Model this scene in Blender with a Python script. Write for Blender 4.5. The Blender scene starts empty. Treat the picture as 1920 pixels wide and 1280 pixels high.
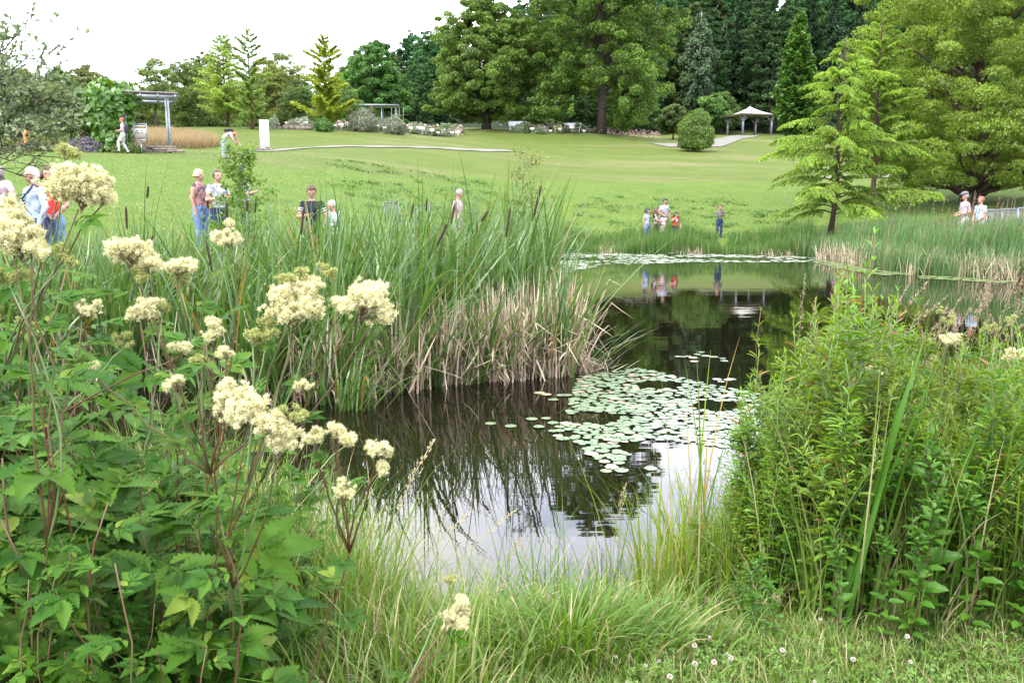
import bpy, math, random
import numpy as np
from mathutils import Vector, Matrix

# ------------------------------------------------------------------ camera, world, sun, exposure
scene = bpy.context.scene
COL = scene.collection
FPX = 1660.0
PITCH = math.atan(270.0 / FPX)
CAMZ = 2.1                                   # eye height above the water (water is z = 0)
cam_d = bpy.data.cameras.new('camera')
cam_d.sensor_width = 36.0
cam_d.lens = FPX / 1920.0 * 36.0
cam_d.clip_start = 0.05
cam_d.clip_end = 2000.0
cam = bpy.data.objects.new('camera', cam_d)
COL.objects.link(cam)
cam.location = (0, 0, CAMZ)
cam.rotation_euler = (math.radians(90) - PITCH, 0, 0)
scene.camera = cam

world = bpy.data.worlds.new("World")
scene.world = world
world.use_nodes = True
SUN_EL, SUN_AZ = math.radians(58), math.radians(215)   # azimuth from +Y, clockwise
def setup_world():
    nt = world.node_tree
    nt.nodes.clear()
    N, L = nt.nodes.new, nt.links.new
    out = N('ShaderNodeOutputWorld')
    sky = N('ShaderNodeTexSky'); sky.sky_type = 'NISHITA'; sky.sun_disc = False
    sky.sun_elevation = SUN_EL; sky.sun_rotation = SUN_AZ
    bg1 = N('ShaderNodeBackground'); bg1.inputs['Strength'].default_value = 0.10
    L(sky.outputs[0], bg1.inputs['Color'])
    tc = N('ShaderNodeTexCoord')
    mp = N('ShaderNodeMapping'); mp.inputs['Scale'].default_value = (1.0, 1.0, 2.2)
    L(tc.outputs['Generated'], mp.inputs['Vector'])
    nz = N('ShaderNodeTexNoise'); nz.inputs['Scale'].default_value = 3.4; nz.inputs['Detail'].default_value = 7
    nz.inputs['Roughness'].default_value = 0.55
    L(mp.outputs[0], nz.inputs['Vector'])
    r1 = N('ShaderNodeValToRGB')                       # cloud cover
    r1.color_ramp.elements[0].position = 0.36; r1.color_ramp.elements[0].color = (0.55,)*3 + (1,)
    r1.color_ramp.elements[1].position = 0.50; r1.color_ramp.elements[1].color = (1,)*4
    L(nz.outputs['Fac'], r1.inputs['Fac'])
    r2 = N('ShaderNodeValToRGB')                       # cloud shade
    r2.color_ramp.elements[0].position = 0.35; r2.color_ramp.elements[0].color = (0.66, 0.71, 0.95, 1)
    r2.color_ramp.elements[1].position = 0.68; r2.color_ramp.elements[1].color = (1.0, 0.985, 0.95, 1)
    L(nz.outputs['Fac'], r2.inputs['Fac'])
    bg2 = N('ShaderNodeBackground'); bg2.inputs['Strength'].default_value = 1.6
    L(r2.outputs[0], bg2.inputs['Color'])
    mx = N('ShaderNodeMixShader')
    L(r1.outputs[0], mx.inputs[0]); L(bg1.outputs[0], mx.inputs[1]); L(bg2.outputs[0], mx.inputs[2])
    L(mx.outputs[0], out.inputs['Surface'])
setup_world()
sun_d = bpy.data.lights.new('sun', 'SUN')
sun_d.energy = 1.5; sun_d.angle = math.radians(10); sun_d.color = (1.0, 0.96, 0.88)
sun = bpy.data.objects.new('sun', sun_d); COL.objects.link(sun)
_d = Vector((math.sin(SUN_AZ) * math.cos(SUN_EL), math.cos(SUN_AZ) * math.cos(SUN_EL), math.sin(SUN_EL)))
sun.rotation_euler = _d.to_track_quat('Z', 'Y').to_euler()
scene.view_settings.view_transform = 'Standard'
scene.view_settings.look = 'None'
scene.view_settings.exposure = 1.8
scene.view_settings.gamma = 1.0
scene.view_settings.use_curve_mapping = False
scene.cycles.max_bounces = 6
scene.cycles.diffuse_bounces = 3
scene.cycles.glossy_bounces = 3
scene.cycles.transmission_bounces = 4
scene.cycles.use_denoising = True

# ------------------------------------------------------------------ geometry helpers
rng = np.random.default_rng(11)
PI = math.pi
def A(*a): return np.array(a, float)
FWD = A(0, math.cos(PITCH), -math.sin(PITCH)); UPV = A(0, math.sin(PITCH), math.cos(PITCH)); CAMP = A(0, 0, CAMZ)
def ray(px, py): return (px - 960) / FPX * A(1, 0, 0) - (py - 640) / FPX * UPV + FWD
def at(px, py, D):
    d = ray(px, py); return CAMP + d * (D / d[1])
def on_z(px, py, z=0.0):
    d = ray(px, py); return CAMP + d * ((z - CAMZ) / d[2])
def nrm(v): return v / np.maximum(np.linalg.norm(v, axis=-1, keepdims=True), 1e-9)
def U(a, b, n=None): return rng.uniform(a, b, n)

class MB:
    def __init__(s): s.v = []; s.f = []; s.n = 0
    def add(s, v, f, mi=0):
        v = np.asarray(v, float).reshape(-1, 3); f = np.asarray(f, np.int64)
        if len(v) == 0 or len(f) == 0: return s
        s.v.append(v); s.f.append((f + s.n, mi)); s.n += len(v); return s
    def build(s, name, mats, parent=None, smooth=False, loc=None):
        me = bpy.data.meshes.new(name)
        V_ = np.concatenate(s.v) if s.v else np.zeros((0, 3))
        if loc is not None: V_ = V_ - np.asarray(loc, float)
        me.vertices.add(len(V_)); me.vertices.foreach_set('co', V_.astype(np.float32).ravel())
        vi, ls, mi, c = [], [], [], 0
        for f, m in s.f:
            n, k = f.shape
            vi.append(f.ravel()); ls.append(c + np.arange(n) * k); mi.append(np.full(n, m)); c += n * k
        if c:
            me.loops.add(c); me.loops.foreach_set('vertex_index', np.concatenate(vi).astype(np.int32))
            ls = np.concatenate(ls).astype(np.int32); me.polygons.add(len(ls)); me.polygons.foreach_set('loop_start', ls)
            me.polygons.foreach_set('material_index', np.concatenate(mi).astype(np.int32))
            if smooth: me.polygons.foreach_set('use_smooth', np.ones(len(ls), bool))
        me.update(calc_edges=True)
        for m in (mats if isinstance(mats, (list, tuple)) else [mats]): me.materials.append(m)
        o = bpy.data.objects.new(name, me); COL.objects.link(o)
        if parent is not None: o.parent = parent
        elif loc is not None: o.location = loc
        return o

def ribbons(mb, P, W, side, mi=0):
    N_, S = P.shape[:2]
    if side.ndim == 2: side = side[:, None, :]
    v = np.stack([P - side * W[..., None] * .5, P + side * W[..., None] * .5], 2).reshape(-1, 3)
    i = (np.arange(N_)[:, None] * S + np.arange(S - 1)[None]) * 2
    i = i.ravel(); mb.add(v, np.stack([i, i + 1, i + 3, i + 2], 1), mi)
def curve_pts(base, h, az, a0, a1, S, kt=None, ka=None, power=1.6):
    """stalk curves: angle from vertical grows a0 -> a0+a1; optional kink ka past kt"""
    n = len(base); t = np.linspace(0, 1, S)
    a = a0[:, None] + a1[:, None] * t[None] ** power
    if kt is not None: a = a + (t[None] > kt[:, None]) * ka[:, None]
    d = np.stack([np.sin(az), np.cos(az), np.zeros(n)], 1)
    st = (h / (S - 1))[:, None, None] * (np.sin(a)[..., None] * d[:, None] + np.cos(a)[..., None] * A(0, 0, 1))
    P = np.concatenate([np.zeros((n, 1, 3)), np.cumsum(st[:, :-1], 1)], 1) + base[:, None]
    return P, d
def blades(mb, base, h, az, a0, a1, w, S=5, mi=0, twist=None, kt=None, ka=None, tip=0.7):
    P, d = curve_pts(base, h, az, a0, a1, S, kt, ka)
    n = len(base)
    perp = np.stack([d[:, 1], -d[:, 0], np.zeros(n)], 1)
    tw = U(-.9, .9, n) if twist is None else twist
    side = nrm(perp * np.cos(tw)[:, None] + d * np.sin(tw)[:, None])
    t = np.linspace(0, 1, S)
    W = w[:, None] * np.maximum(1 - t ** (1 / (1 - tip + .05)), 0.06)[None]
    ribbons(mb, P, W, side, mi)
def tube(mb, P, R, k=7, mi=0, cap=True):
    tubes(mb, np.asarray(P, float)[None], np.asarray(R, float)[None], k, mi, cap)
def tubes(mb, P, R, k=5, mi=0, cap=False):
    N_, S = P.shape[:2]
    T = np.empty_like(P); T[:, 1:-1] = P[:, 2:] - P[:, :-2]; T[:, 0] = P[:, 1] - P[:, 0]; T[:, -1] = P[:, -1] - P[:, -2]
    T = nrm(T)
    ref = np.where(np.abs(T[:, :1, 2:3]) > .9, A(1, .13, 0), A(0, 0.1, 1))
    X = nrm(np.cross(T, ref)); Y = np.cross(T, X)
    a = np.arange(k) * 2 * PI / k
    v = P[:, :, None] + R[:, :, None, None] * (X[:, :, None] * np.cos(a)[:, None] + Y[:, :, None] * np.sin(a)[:, None])
    b = (np.arange(N_)[:, None] * S + np.arange(S - 1)[None]).ravel()[:, None] * k
    j = np.arange(k)[None]; j2 = (j + 1) % k
    f = np.stack([b + j, b + j2, b + k + j2, b + k + j], -1).reshape(-1, 4)
    mb.add(v, f, mi)
    if cap:
        for q in range(N_):
            o = mb.n - N_ * S * k + q * S * k
            mb.f.append((np.array([[o + i for i in range(k)][::-1]]), mi)); mb.f.append((np.array([[o + (S - 1) * k + i for i in range(k)]]), mi))
def frames(d, n):
    y = nrm(d); x = nrm(np.cross(y, n)); z = np.cross(x, y); return np.stack([x, y, z], 1)
def stamp(mb, tv, tf, Rm, s, t, mi=0):
    n, m = len(t), len(tv)
    s = np.asarray(s, float)
    sv = tv[None] * (s[:, None, None] if s.ndim == 1 else s[:, None, :])
    v = np.einsum('nmi,nij->nmj', sv, Rm) + t[:, None]
    f = (tf[None] + (np.arange(n) * m)[:, None, None]).reshape(-1, tf.shape[1]); mb.add(v, f, mi)
def rdir(n, up=0.0): 
    v = rng.normal(size=(n, 3)); v = nrm(v); v[:, 2] += up; return nrm(v)
def box(mb, c, s, rz=0.0, mi=0, rx=0.0, ry=0.0):
    q = np.array([[x, y, z] for z in (-.5, .5) for y in (-.5, .5) for x in (-.5, .5)]) * np.asarray(s, float)
    R = np.array((Matrix.Rotation(rz, 3, 'Z') @ Matrix.Rotation(ry, 3, 'Y') @ Matrix.Rotation(rx, 3, 'X')))
    mb.add(q @ R.T + np.asarray(c, float), [[0, 2, 3, 1], [4, 5, 7, 6], [0, 1, 5, 4], [2, 6, 7, 3], [0, 4, 6, 2], [1, 3, 7, 5]], mi); return mb
def bar(mb, a, b, r, k=6, mi=0): tube(mb, [a, b], [r, r], k, mi)
def ellipsoid(mb, c, r, nu=12, nv=8, mi=0, R=None):
    th = np.linspace(0, PI, nv + 1)[1:-1]; ph = np.arange(nu) * 2 * PI / nu
    v = [[0, 0, 1]] + [[math.sin(t) * math.cos(p), math.sin(t) * math.sin(p), math.cos(t)] for t in th for p in ph] + [[0, 0, -1]]
    v = np.array(v) * np.asarray(r, float)
    if R is not None: v = v @ np.asarray(R).T
    o = mb.n; mb.add(v + np.asarray(c, float), [[1 + i, 1 + (i + 1) % nu, 0] for i in range(nu)][:], mi)
    q = [[1 + j * nu + i, 1 + (j + 1) * nu + i, 1 + (j + 1) * nu + (i + 1) % nu, 1 + j * nu + (i + 1) % nu] for j in range(nv - 2) for i in range(nu)]
    mb.f.append((np.array(q) + o, mi)); L_ = len(v) - 1
    mb.f.append((np.array([[L_, L_ - nu + (i + 1) % nu, L_ - nu + i] for i in range(nu)]) + o, mi))
    # first cap order
def thing(name, label, cat, loc=(0, 0, 0), rz=0.0, group=None, scale=None):
    o = bpy.data.objects.new(name, None); COL.objects.link(o); o.empty_display_size = .1
    o.location = loc; o.rotation_euler = (0, 0, rz); o['label'] = label; o['category'] = cat
    if group: o['group'] = group
    if scale: o.scale = (scale,) * 3 if not hasattr(scale, '__len__') else scale
    return o
def tag(o, label=None, cat=None, group=None, kind=None):
    for k, v in (('label', label), ('category', cat), ('group', group), ('kind', kind)):
        if v: o[k] = v
    return o
def dup(root, loc, rz=0.0, scale=1.0, label=None, group=None, tilt=None):
    def cp(o, par):
        c = o.copy(); COL.objects.link(c); c.parent = par
        for ch in KIDS.get(o.name, ()): cp(ch, c)
        return c
    r = cp(root, None); r.location = loc; r.rotation_euler = (tilt[0] if tilt else 0, tilt[1] if tilt else 0, rz)
    r.scale = (scale,) * 3 if not hasattr(scale, '__len__') else scale
    if label: r['label'] = label
    if group: r['group'] = group
    return r
KIDS = {}
def proto_kids(root):
    KIDS[root.name] = list(root.children)
    for c in root.children: proto_kids(c)
class Variants:
    """first placements use the prototypes themselves, later ones copies"""
    def __init__(s, roots): s.r = roots; s.used = set(); [proto_kids(r) for r in roots]
    def place(s, i, loc, rz=0.0, scale=1.0, label=None, group=None, tilt=None):
        i %= len(s.r); r = s.r[i]
        if i in s.used: return dup(r, loc, rz, scale, label, group, tilt)
        s.used.add(i); r.location = loc; r.rotation_euler = (tilt[0] if tilt else 0, tilt[1] if tilt else 0, rz)
        r.scale = (scale,) * 3 if not hasattr(scale, '__len__') else scale
        if label: r['label'] = label
        if group: r['group'] = group
        return r

# ------------------------------------------------------------------ materials
def newmat(name):
    m = bpy.data.materials.new(name); m.use_nodes = True; nt = m.node_tree; nt.nodes.clear()
    return m, nt, nt.nodes.new, nt.links.new
def rgba(c): return (c[0], c[1], c[2], 1)
def mixc(N, L, fac, a, b, typ='MIX'):
    n = N('ShaderNodeMix'); n.data_type = 'RGBA'; n.blend_type = typ
    if hasattr(fac, 'is_linked') or hasattr(fac, 'links'): L(fac, n.inputs[0])
    else: n.inputs[0].default_value = fac
    for i, x in ((6, a), (7, b)):
        if isinstance(x, (tuple, list)): n.inputs[i].default_value = rgba(x)
        else: L(x, n.inputs[i])
    return n.outputs[2]
def leafmat(name, c1, c2, c3=None, c3f=0.07, tr=0.35, rough=0.5, nscale=0.0, spec=0.35, back=None, objvar=0.0):
    """foliage: colour varies leaf by leaf (random per island) and in broad clumps"""
    m, nt, N, L = newmat(name)
    g = N('ShaderNodeNewGeometry')
    c = mixc(N, L, g.outputs['Random Per Island'], c1, c2)
    if c3 is not None:
        mt = N('ShaderNodeMath'); mt.operation = 'MULTIPLY'; mt.inputs[1].default_value = 17.31; L(g.outputs['Random Per Island'], mt.inputs[0])
        fr = N('ShaderNodeMath'); fr.operation = 'FRACT'; L(mt.outputs[0], fr.inputs[0])
        gt = N('ShaderNodeMath'); gt.operation = 'GREATER_THAN'; gt.inputs[1].default_value = 1 - c3f; L(fr.outputs[0], gt.inputs[0])
        c = mixc(N, L, gt.outputs[0], c, c3)
    if nscale:
        tc = N('ShaderNodeTexCoord'); nz = N('ShaderNodeTexNoise'); nz.inputs['Scale'].default_value = nscale; nz.inputs['Detail'].default_value = 2
        L(tc.outputs['Object'], nz.inputs['Vector'])
        mr = N('ShaderNodeMapRange'); mr.inputs[1].default_value = .35; mr.inputs[2].default_value = .65; mr.inputs[3].default_value = .72; mr.inputs[4].default_value = 1.3
        L(nz.outputs['Fac'], mr.inputs[0])
        hs = N('ShaderNodeHueSaturation'); L(c, hs.inputs['Color']); L(mr.outputs[0], hs.inputs['Value']); c = hs.outputs[0]
    if objvar:
        oi = N('ShaderNodeObjectInfo'); mr = N('ShaderNodeMapRange'); mr.inputs[3].default_value = 1 - objvar; mr.inputs[4].default_value = 1 + objvar
        L(oi.outputs['Random'], mr.inputs[0])
        hs = N('ShaderNodeHueSaturation'); L(c, hs.inputs['Color']); L(mr.outputs[0], hs.inputs['Value'])
        m2 = N('ShaderNodeMapRange'); m2.inputs[3].default_value = .5 - objvar * .12; m2.inputs[4].default_value = .5 + objvar * .12
        mt = N('ShaderNodeMath'); mt.operation = 'MULTIPLY'; mt.inputs[1].default_value = 7.7; L(oi.outputs['Random'], mt.inputs[0])
        fr = N('ShaderNodeMath'); fr.operation = 'FRACT'; L(mt.outputs[0], fr.inputs[0]); L(fr.outputs[0], m2.inputs[0]); L(m2.outputs[0], hs.inputs['Hue'])
        c = hs.outputs[0]
    if back is not None: c = mixc(N, L, g.outputs['Backfacing'], c, back)
    p = N('ShaderNodeBsdfPrincipled'); L(c, p.inputs['Base Color']); p.inputs['Roughness'].default_value = rough
    p.inputs['Specular IOR Level'].default_value = spec
    out = N('ShaderNodeOutputMaterial')
    if tr > 0:
        t = N('ShaderNodeBsdfTranslucent')
        hs = N('ShaderNodeHueSaturation'); hs.inputs['Hue'].default_value = 0.485; hs.inputs['Saturation'].default_value = 1.15; hs.inputs['Value'].default_value = 1.5
        L(c, hs.inputs['Color']); L(hs.outputs[0], t.inputs['Color'])
        mx = N('ShaderNodeMixShader'); mx.inputs[0].default_value = tr
        L(p.outputs[0], mx.inputs[1]); L(t.outputs[0], mx.inputs[2]); L(mx.outputs[0], out.inputs[0])
    else: L(p.outputs[0], out.inputs[0])
    return m
def mat(name, c, rough=0.6, metal=0.0, var=0.25, nscale=8.0, spec=0.4, bump=0.0, c2=None, stretch=(1, 1, 1)):
    m, nt, N, L = newmat(name)
    tc = N('ShaderNodeTexCoord'); mp = N('ShaderNodeMapping'); mp.inputs['Scale'].default_value = stretch; L(tc.outputs['Object'], mp.inputs[0])
    nz = N('ShaderNodeTexNoise'); nz.inputs['Scale'].default_value = nscale; nz.inputs['Detail'].default_value = 5; L(mp.outputs[0], nz.inputs['Vector'])
    d = c2 if c2 is not None else tuple(x * (1 - var) for x in c)
    mr = N('ShaderNodeMapRange'); mr.inputs[1].default_value = .35; mr.inputs[2].default_value = .65; L(nz.outputs['Fac'], mr.inputs[0])
    col = mixc(N, L, mr.outputs[0], d, c)
    p = N('ShaderNodeBsdfPrincipled'); L(col, p.inputs['Base Color']); p.inputs['Roughness'].default_value = rough
    p.inputs['Metallic'].default_value = metal; p.inputs['Specular IOR Level'].default_value = spec
    if bump:
        b = N('ShaderNodeBump'); b.inputs['Strength'].default_value = bump; b.inputs['Distance'].default_value = .02; L(nz.outputs['Fac'], b.inputs['Height']); L(b.outputs[0], p.inputs['Normal'])
    out = N('ShaderNodeOutputMaterial'); L(p.outputs[0], out.inputs[0]); return m
# ------------------------------------------------------------------ terrain
POND = np.array([(-3.5, 5.2), (-2.0, 4.9), (-1.0, 4.5), (-0.3, 4.15), (0.5, 4.15), (1.1, 4.5), (1.7, 5.2), (2.6, 6.0), (4.5, 7.2), (8, 9.2), (13, 11.5), (20, 14),
                 (24, 18), (21, 21), (16, 22), (13.1, 22.8), (11.4, 24.3), (11.0, 26.5), (11.2, 29.5), (10.8, 32.4), (8.0, 33.9), (5, 34.2), (1.9, 34), (0.4, 31), (-.3, 27), (-.7, 22), (-2.2, 18), (-5, 14.3), (-6.6, 11.6), (-8.2, 8.6), (-6.5, 6.5)])
def sdist(P, poly):
    """signed distance to polygon, negative inside. P (n,2)"""
    a = poly; b = np.roll(poly, -1, 0); d = np.full(len(P), 1e9); ins = np.zeros(len(P), bool)
    for p, q in zip(a, b):
        e = q - p; w = P - p; t = np.clip((w @ e) / (e @ e), 0, 1); d = np.minimum(d, np.linalg.norm(w - t[:, None] * e, axis=1))
        c = ((p[1] > P[:, 1]) != (q[1] > P[:, 1])); 
        if abs(q[1] - p[1]) > 1e-9: ins ^= c & (P[:, 0] < (q[0] - p[0]) * (P[:, 1] - p[1]) / (q[1] - p[1]) + p[0])
    return np.where(ins, -d, d)
def _w(px, D, z):
    zc = D * math.cos(PITCH) + (CAMZ - z) * math.sin(PITCH); return ((px - 960) / FPX * zc, D, z)
CT = [_w(*a) for a in [
    (1000, 36, .5), (1000, 42, 1.4), (1000, 52, 3.1), (1000, 65, 4.75), (1000, 80, 6.5), (1000, 92, 8.2), (1000, 105, 9.6), (1000, 130, 11.5), (960, 180, 19), (1000, 230, 34),
    (1200, 36, .5), (1200, 44, 1.6), (1200, 55, 3.2), (1200, 80, 6.3), (1200, 105, 8.6), (1200, 135, 11.5),
    (1400, 36, .5), (1400, 45, 1.5), (1400, 55, 2.9), (1400, 80, 6.0), (1400, 100, 8.4), (1400, 122, 10.3), (1400, 138, 12.0), (1400, 175, 23), (1400, 230, 40),
    (1650, 32, .6), (1650, 42, 1.4), (1650, 56, 3.2), (1650, 80, 5.2), (1650, 110, 8.5), (1650, 150, 15), (1650, 220, 38),
    (1900, 28, .6), (1900, 36, 1.2), (1900, 48, 2.3), (1900, 62, 3.4), (1900, 85, 4.6), (1900, 120, 8), (2100, 30, .8), (2100, 60, 3.4), (2100, 120, 9), (2000, 220, 34),
    (800, 23, .8), (800, 30, 1.5), (800, 40, 2.5), (800, 50, 3.7), (800, 62, 5.3), (800, 78, 7.2), (800, 100, 9.2), (800, 130, 12), (760, 180, 17), (760, 230, 24),
    (600, 18, .7), (600, 25, 1.3), (600, 35, 2.55), (600, 46, 4.0), (600, 58, 5.2), (600, 78, 7.9), (600, 110, 9.6), (600, 160, 12),
    (400, 16, .8), (400, 25, 1.8), (400, 36, 3.3), (400, 44, 4.2), (400, 56, 4.95), (400, 66, 6.5), (400, 77, 8.0), (497, 58, 5.0), (497, 68, 6.5), (400, 110, 9.0), (400, 200, 9.5),
    (200, 13, .85), (200, 20, 1.7), (200, 30, 2.95), (200, 41, 4.05), (200, 46, 4.3), (200, 56, 5.5), (200, 80, 7.8), (320, 43.5, 4.2), (200, 120, 8.8), (200, 200, 9),
    (80, 13, .85), (-100, 11, .9), (-100, 22, 2.2), (-100, 42, 4.4), (-100, 60, 6.2), (-100, 110, 8.5), (-400, 80, 7.5), (-400, 200, 9)]]
CT += [(-12, 2, .7), (-6, 3, .55), (0, 0, .5), (0, 3, .5), (-2, 3, .5), (3, 3, .5), (-10, 7, .8), (4, 5, .5), (8, 6.5, .6), (16, 9, .8), (30, 12, 1), (-20, 20, 2), (25, 25, 1.0), (-30, 0, 1), (30, 0, 1), (0, -20, .5),
       (-160, 20, 4), (160, 20, 6), (-160, 250, 9), (190, 250, 35), (120, 120, 12), (-120, 100, 8), (0, 280, 42), (100, 280, 46), (-60, 280, 14)]
CT = np.array(CT)
def _tps_k(r2): return 0.5 * r2 * np.log(r2 + 1e-6)
def _tps_fit(C):
    X = C[:, :2] / 50; n = len(X); r2 = ((X[:, None] - X[None]) ** 2).sum(-1); K = _tps_k(r2) + np.eye(n) * 2e-3
    Pm = np.concatenate([np.ones((n, 1)), X], 1); M_ = np.zeros((n + 3, n + 3)); M_[:n, :n] = K; M_[:n, n:] = Pm; M_[n:, :n] = Pm.T
    return X, np.linalg.solve(M_, np.concatenate([C[:, 2], np.zeros(3)]))
_TX, _TW = _tps_fit(CT)
OAK_XY = _w(1128, 93, 8.5)[:2]; LIN_XY = _w(912, 96, 8.6)[:2]
def land(x, y):
    x = np.atleast_1d(np.asarray(x, float)).ravel(); y = np.atleast_1d(np.asarray(y, float)).ravel()
    q = np.stack([x, y], 1) / 50; out = np.empty(len(q))
    for i in range(0, len(q), 20000):
        s = q[i:i + 20000]; r2 = ((s[:, None] - _TX[None]) ** 2).sum(-1)
        out[i:i + 20000] = _tps_k(r2) @ _TW[:-3] + _TW[-3] + s @ _TW[-2:]
    out += .55 * np.exp(-((x - OAK_XY[0]) ** 2 + (y - OAK_XY[1]) ** 2) / 50) + .4 * np.exp(-((x - LIN_XY[0]) ** 2 + (y - LIN_XY[1]) ** 2) / 40)
    out += .03 * np.sin(x * 1.1 + .7 * y) * np.sin(y * .8)
    d = sdist(np.stack([x, y], 1), POND)
    d = d + .12 * np.sin(x * 3.1) + .1 * np.sin(y * 2.3 + x)
    s = np.clip(d / 1.4, 0, 1); s = s * s * (3 - 2 * s)
    bank = -0.06 * (1 - s) + np.maximum(out, .3) * s
    inn = -0.06 - np.clip(-d * .35, 0, .9)
    return np.where(d > 0, bank, inn)
def gnd(px, D):
    """world point on the ground in picture column px at distance D"""
    x = (px - 960) / FPX * D; z = 0
    for _ in range(3):
        z = float(land(x, D)[0]); zc = D * math.cos(PITCH) + (CAMZ - z) * math.sin(PITCH); x = (px - 960) / FPX * zc
    return A(x, D, z)

def terrain_mat():
    m, nt, N, L = newmat('lawn_ground')
    geo = N('ShaderNodeNewGeometry'); sp = N('ShaderNodeSeparateXYZ'); L(geo.outputs['Position'], sp.inputs[0])
    def noise(scale, det=4, rough=.6, sc=(1, 1, 1)):
        mp = N('ShaderNodeMapping'); mp.inputs['Scale'].default_value = sc; L(geo.outputs['Position'], mp.inputs[0])
        n = N('ShaderNodeTexNoise'); n.inputs['Scale'].default_value = scale; n.inputs['Detail'].default_value = det; n.inputs['Roughness'].default_value = rough; L(mp.outputs[0], n.inputs['Vector']); return n.outputs['Fac']
    def mr(x, a, b, c=0., d=1.):
        n = N('ShaderNodeMapRange'); n.inputs[1].default_value = a; n.inputs[2].default_value = b; n.inputs[3].default_value = c; n.inputs[4].default_value = d; L(x, n.inputs[0]); return n.outputs[0]
    def math_(op, a, b):
        n = N('ShaderNodeMath'); n.operation = op
        for i, x in ((0, a), (1, b)):
            if isinstance(x, (int, float)): n.inputs[i].default_value = x
            else: L(x, n.inputs[i])
        return n.outputs[0]
    slope = mixc(N, L, mr(noise(.9, 6, .7), .35, .68), (.076, .130, .015), (.116, .166, .022))
    slope = mixc(N, L, mr(noise(2.8, 5, .75), .55, .66), slope, (.145, .170, .050))
    slope = mixc(N, L, mr(noise(1.3, 3, .8, (1, 1, 1)), .60, .68), slope, (.045, .105, .020))
    mown = mixc(N, L, mr(noise(.35, 6, .7), .35, .65), (.086, .116, .017), (.122, .140, .027))
    mown = mixc(N, L, mr(noise(.10, 4, .6, (.6, 2.5, 1)), .50, .68), mown, (.190, .168, .072))
    mown = mixc(N, L, mr(noise(1.6, 5, .8, (.35, 2.2, 1)), .46, .66, 0, .9), mown, (.066, .106, .018))
    # mown area lies above the embankment: z grows with distance
    edge = math_('ADD', sp.outputs['Z'], math_('MULTIPLY', noise(.15, 2), 1.2))
    edge2 = math_('SUBTRACT', edge, math_('MULTIPLY', mr(sp.outputs['X'], -20, 0, 1, 0), 1.1))
    c = mixc(N, L, mr(edge2, 3.45, 3.75), slope, mown)
    # meadow strip far right stays pale
    fine = noise(14, 4, .8); c = mixc(N, L, mr(fine, .3, .7, .65, 0.0), c, (.03, .06, .012))
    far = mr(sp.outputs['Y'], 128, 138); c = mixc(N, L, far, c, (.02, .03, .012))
    near = mr(sp.outputs['Y'], 8, 5.5); c = mixc(N, L, near, c, (.03, .05, .015))
    wet = mr(sp.outputs['Z'], .28, .08); c = mixc(N, L, wet, c, (.035, .028, .016))
    p = N('ShaderNodeBsdfPrincipled'); L(c, p.inputs['Base Color']); p.inputs['Roughness'].default_value = .95; p.inputs['Specular IOR Level'].default_value = .15
    b = N('ShaderNodeBump'); b.inputs['Strength'].default_value = .8; b.inputs['Distance'].default_value = .06; L(noise(9, 5, .8), b.inputs['Height']); L(b.outputs[0], p.inputs['Normal'])
    out = N('ShaderNodeOutputMaterial'); L(p.outputs[0], out.inputs[0]); return m

def make_ground():
    u = np.linspace(-1, 1, 321); xs = np.sign(u) * (np.abs(u) * 22 + 500 * np.abs(u) ** 4.5)
    ys = np.concatenate([np.linspace(-60, 1.5, 14), np.arange(2.0, 7, .12), np.arange(7, 40, .3), np.arange(40, 140, 1.2), np.linspace(142, 300, 40), np.linspace(320, 900, 12)])
    X, Y = np.meshgrid(xs, ys); Z = land(X.ravel(), np.minimum(Y.ravel(), 300))
    far = np.clip((np.abs(X.ravel()) - 200) / 100, 0, 1); Z = Z * (1 - far) + 9 * far
    v = np.stack([X.ravel(), Y.ravel(), Z], 1); nx, ny = len(xs), len(ys)
    i = (np.arange(ny - 1)[:, None] * nx + np.arange(nx - 1)[None]).ravel()
    mb = MB(); mb.add(v, np.stack([i, i + 1, i + nx + 1, i + nx], 1)); o = mb.build('ground', terrain_mat(), smooth=True)
    tag(o, 'lawn and grassy banks sloping up from the pond', 'ground', kind='structure')
make_ground()

def water_mat():
    m, nt, N, L = newmat('pond_water')
    geo = N('ShaderNodeNewGeometry'); mp = N('ShaderNodeMapping'); mp.inputs['Scale'].default_value = (.35, 1.6, 1); L(geo.outputs['Position'], mp.inputs[0])
    n1 = N('ShaderNodeTexNoise'); n1.inputs['Scale'].default_value = 2.2; n1.inputs['Detail'].default_value = 3; L(mp.outputs[0], n1.inputs['Vector'])
    p = N('ShaderNodeBsdfPrincipled'); p.inputs['Base Color'].default_value = (.005, .004, .002, 1); p.inputs['Roughness'].default_value = .015
    p.inputs['IOR'].default_value = 1.33; p.inputs['Specular IOR Level'].default_value = 1.0
    b = N('ShaderNodeBump'); b.inputs['Strength'].default_value = .022; b.inputs['Distance'].default_value = .05; L(n1.outputs['Fac'], b.inputs['Height']); L(b.outputs[0], p.inputs['Normal'])
    out = N('ShaderNodeOutputMaterial'); L(p.outputs[0], out.inputs[0]); return m
mb = MB(); mb.add([(-14, 2.5, 0), (34, 2.5, 0), (34, 38, 0), (-14, 38, 0)], [[0, 1, 2, 3]])
tag(mb.build('pond_water', water_mat()), 'dark still pond water mirroring sky and trees', 'pond', kind='structure')

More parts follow.
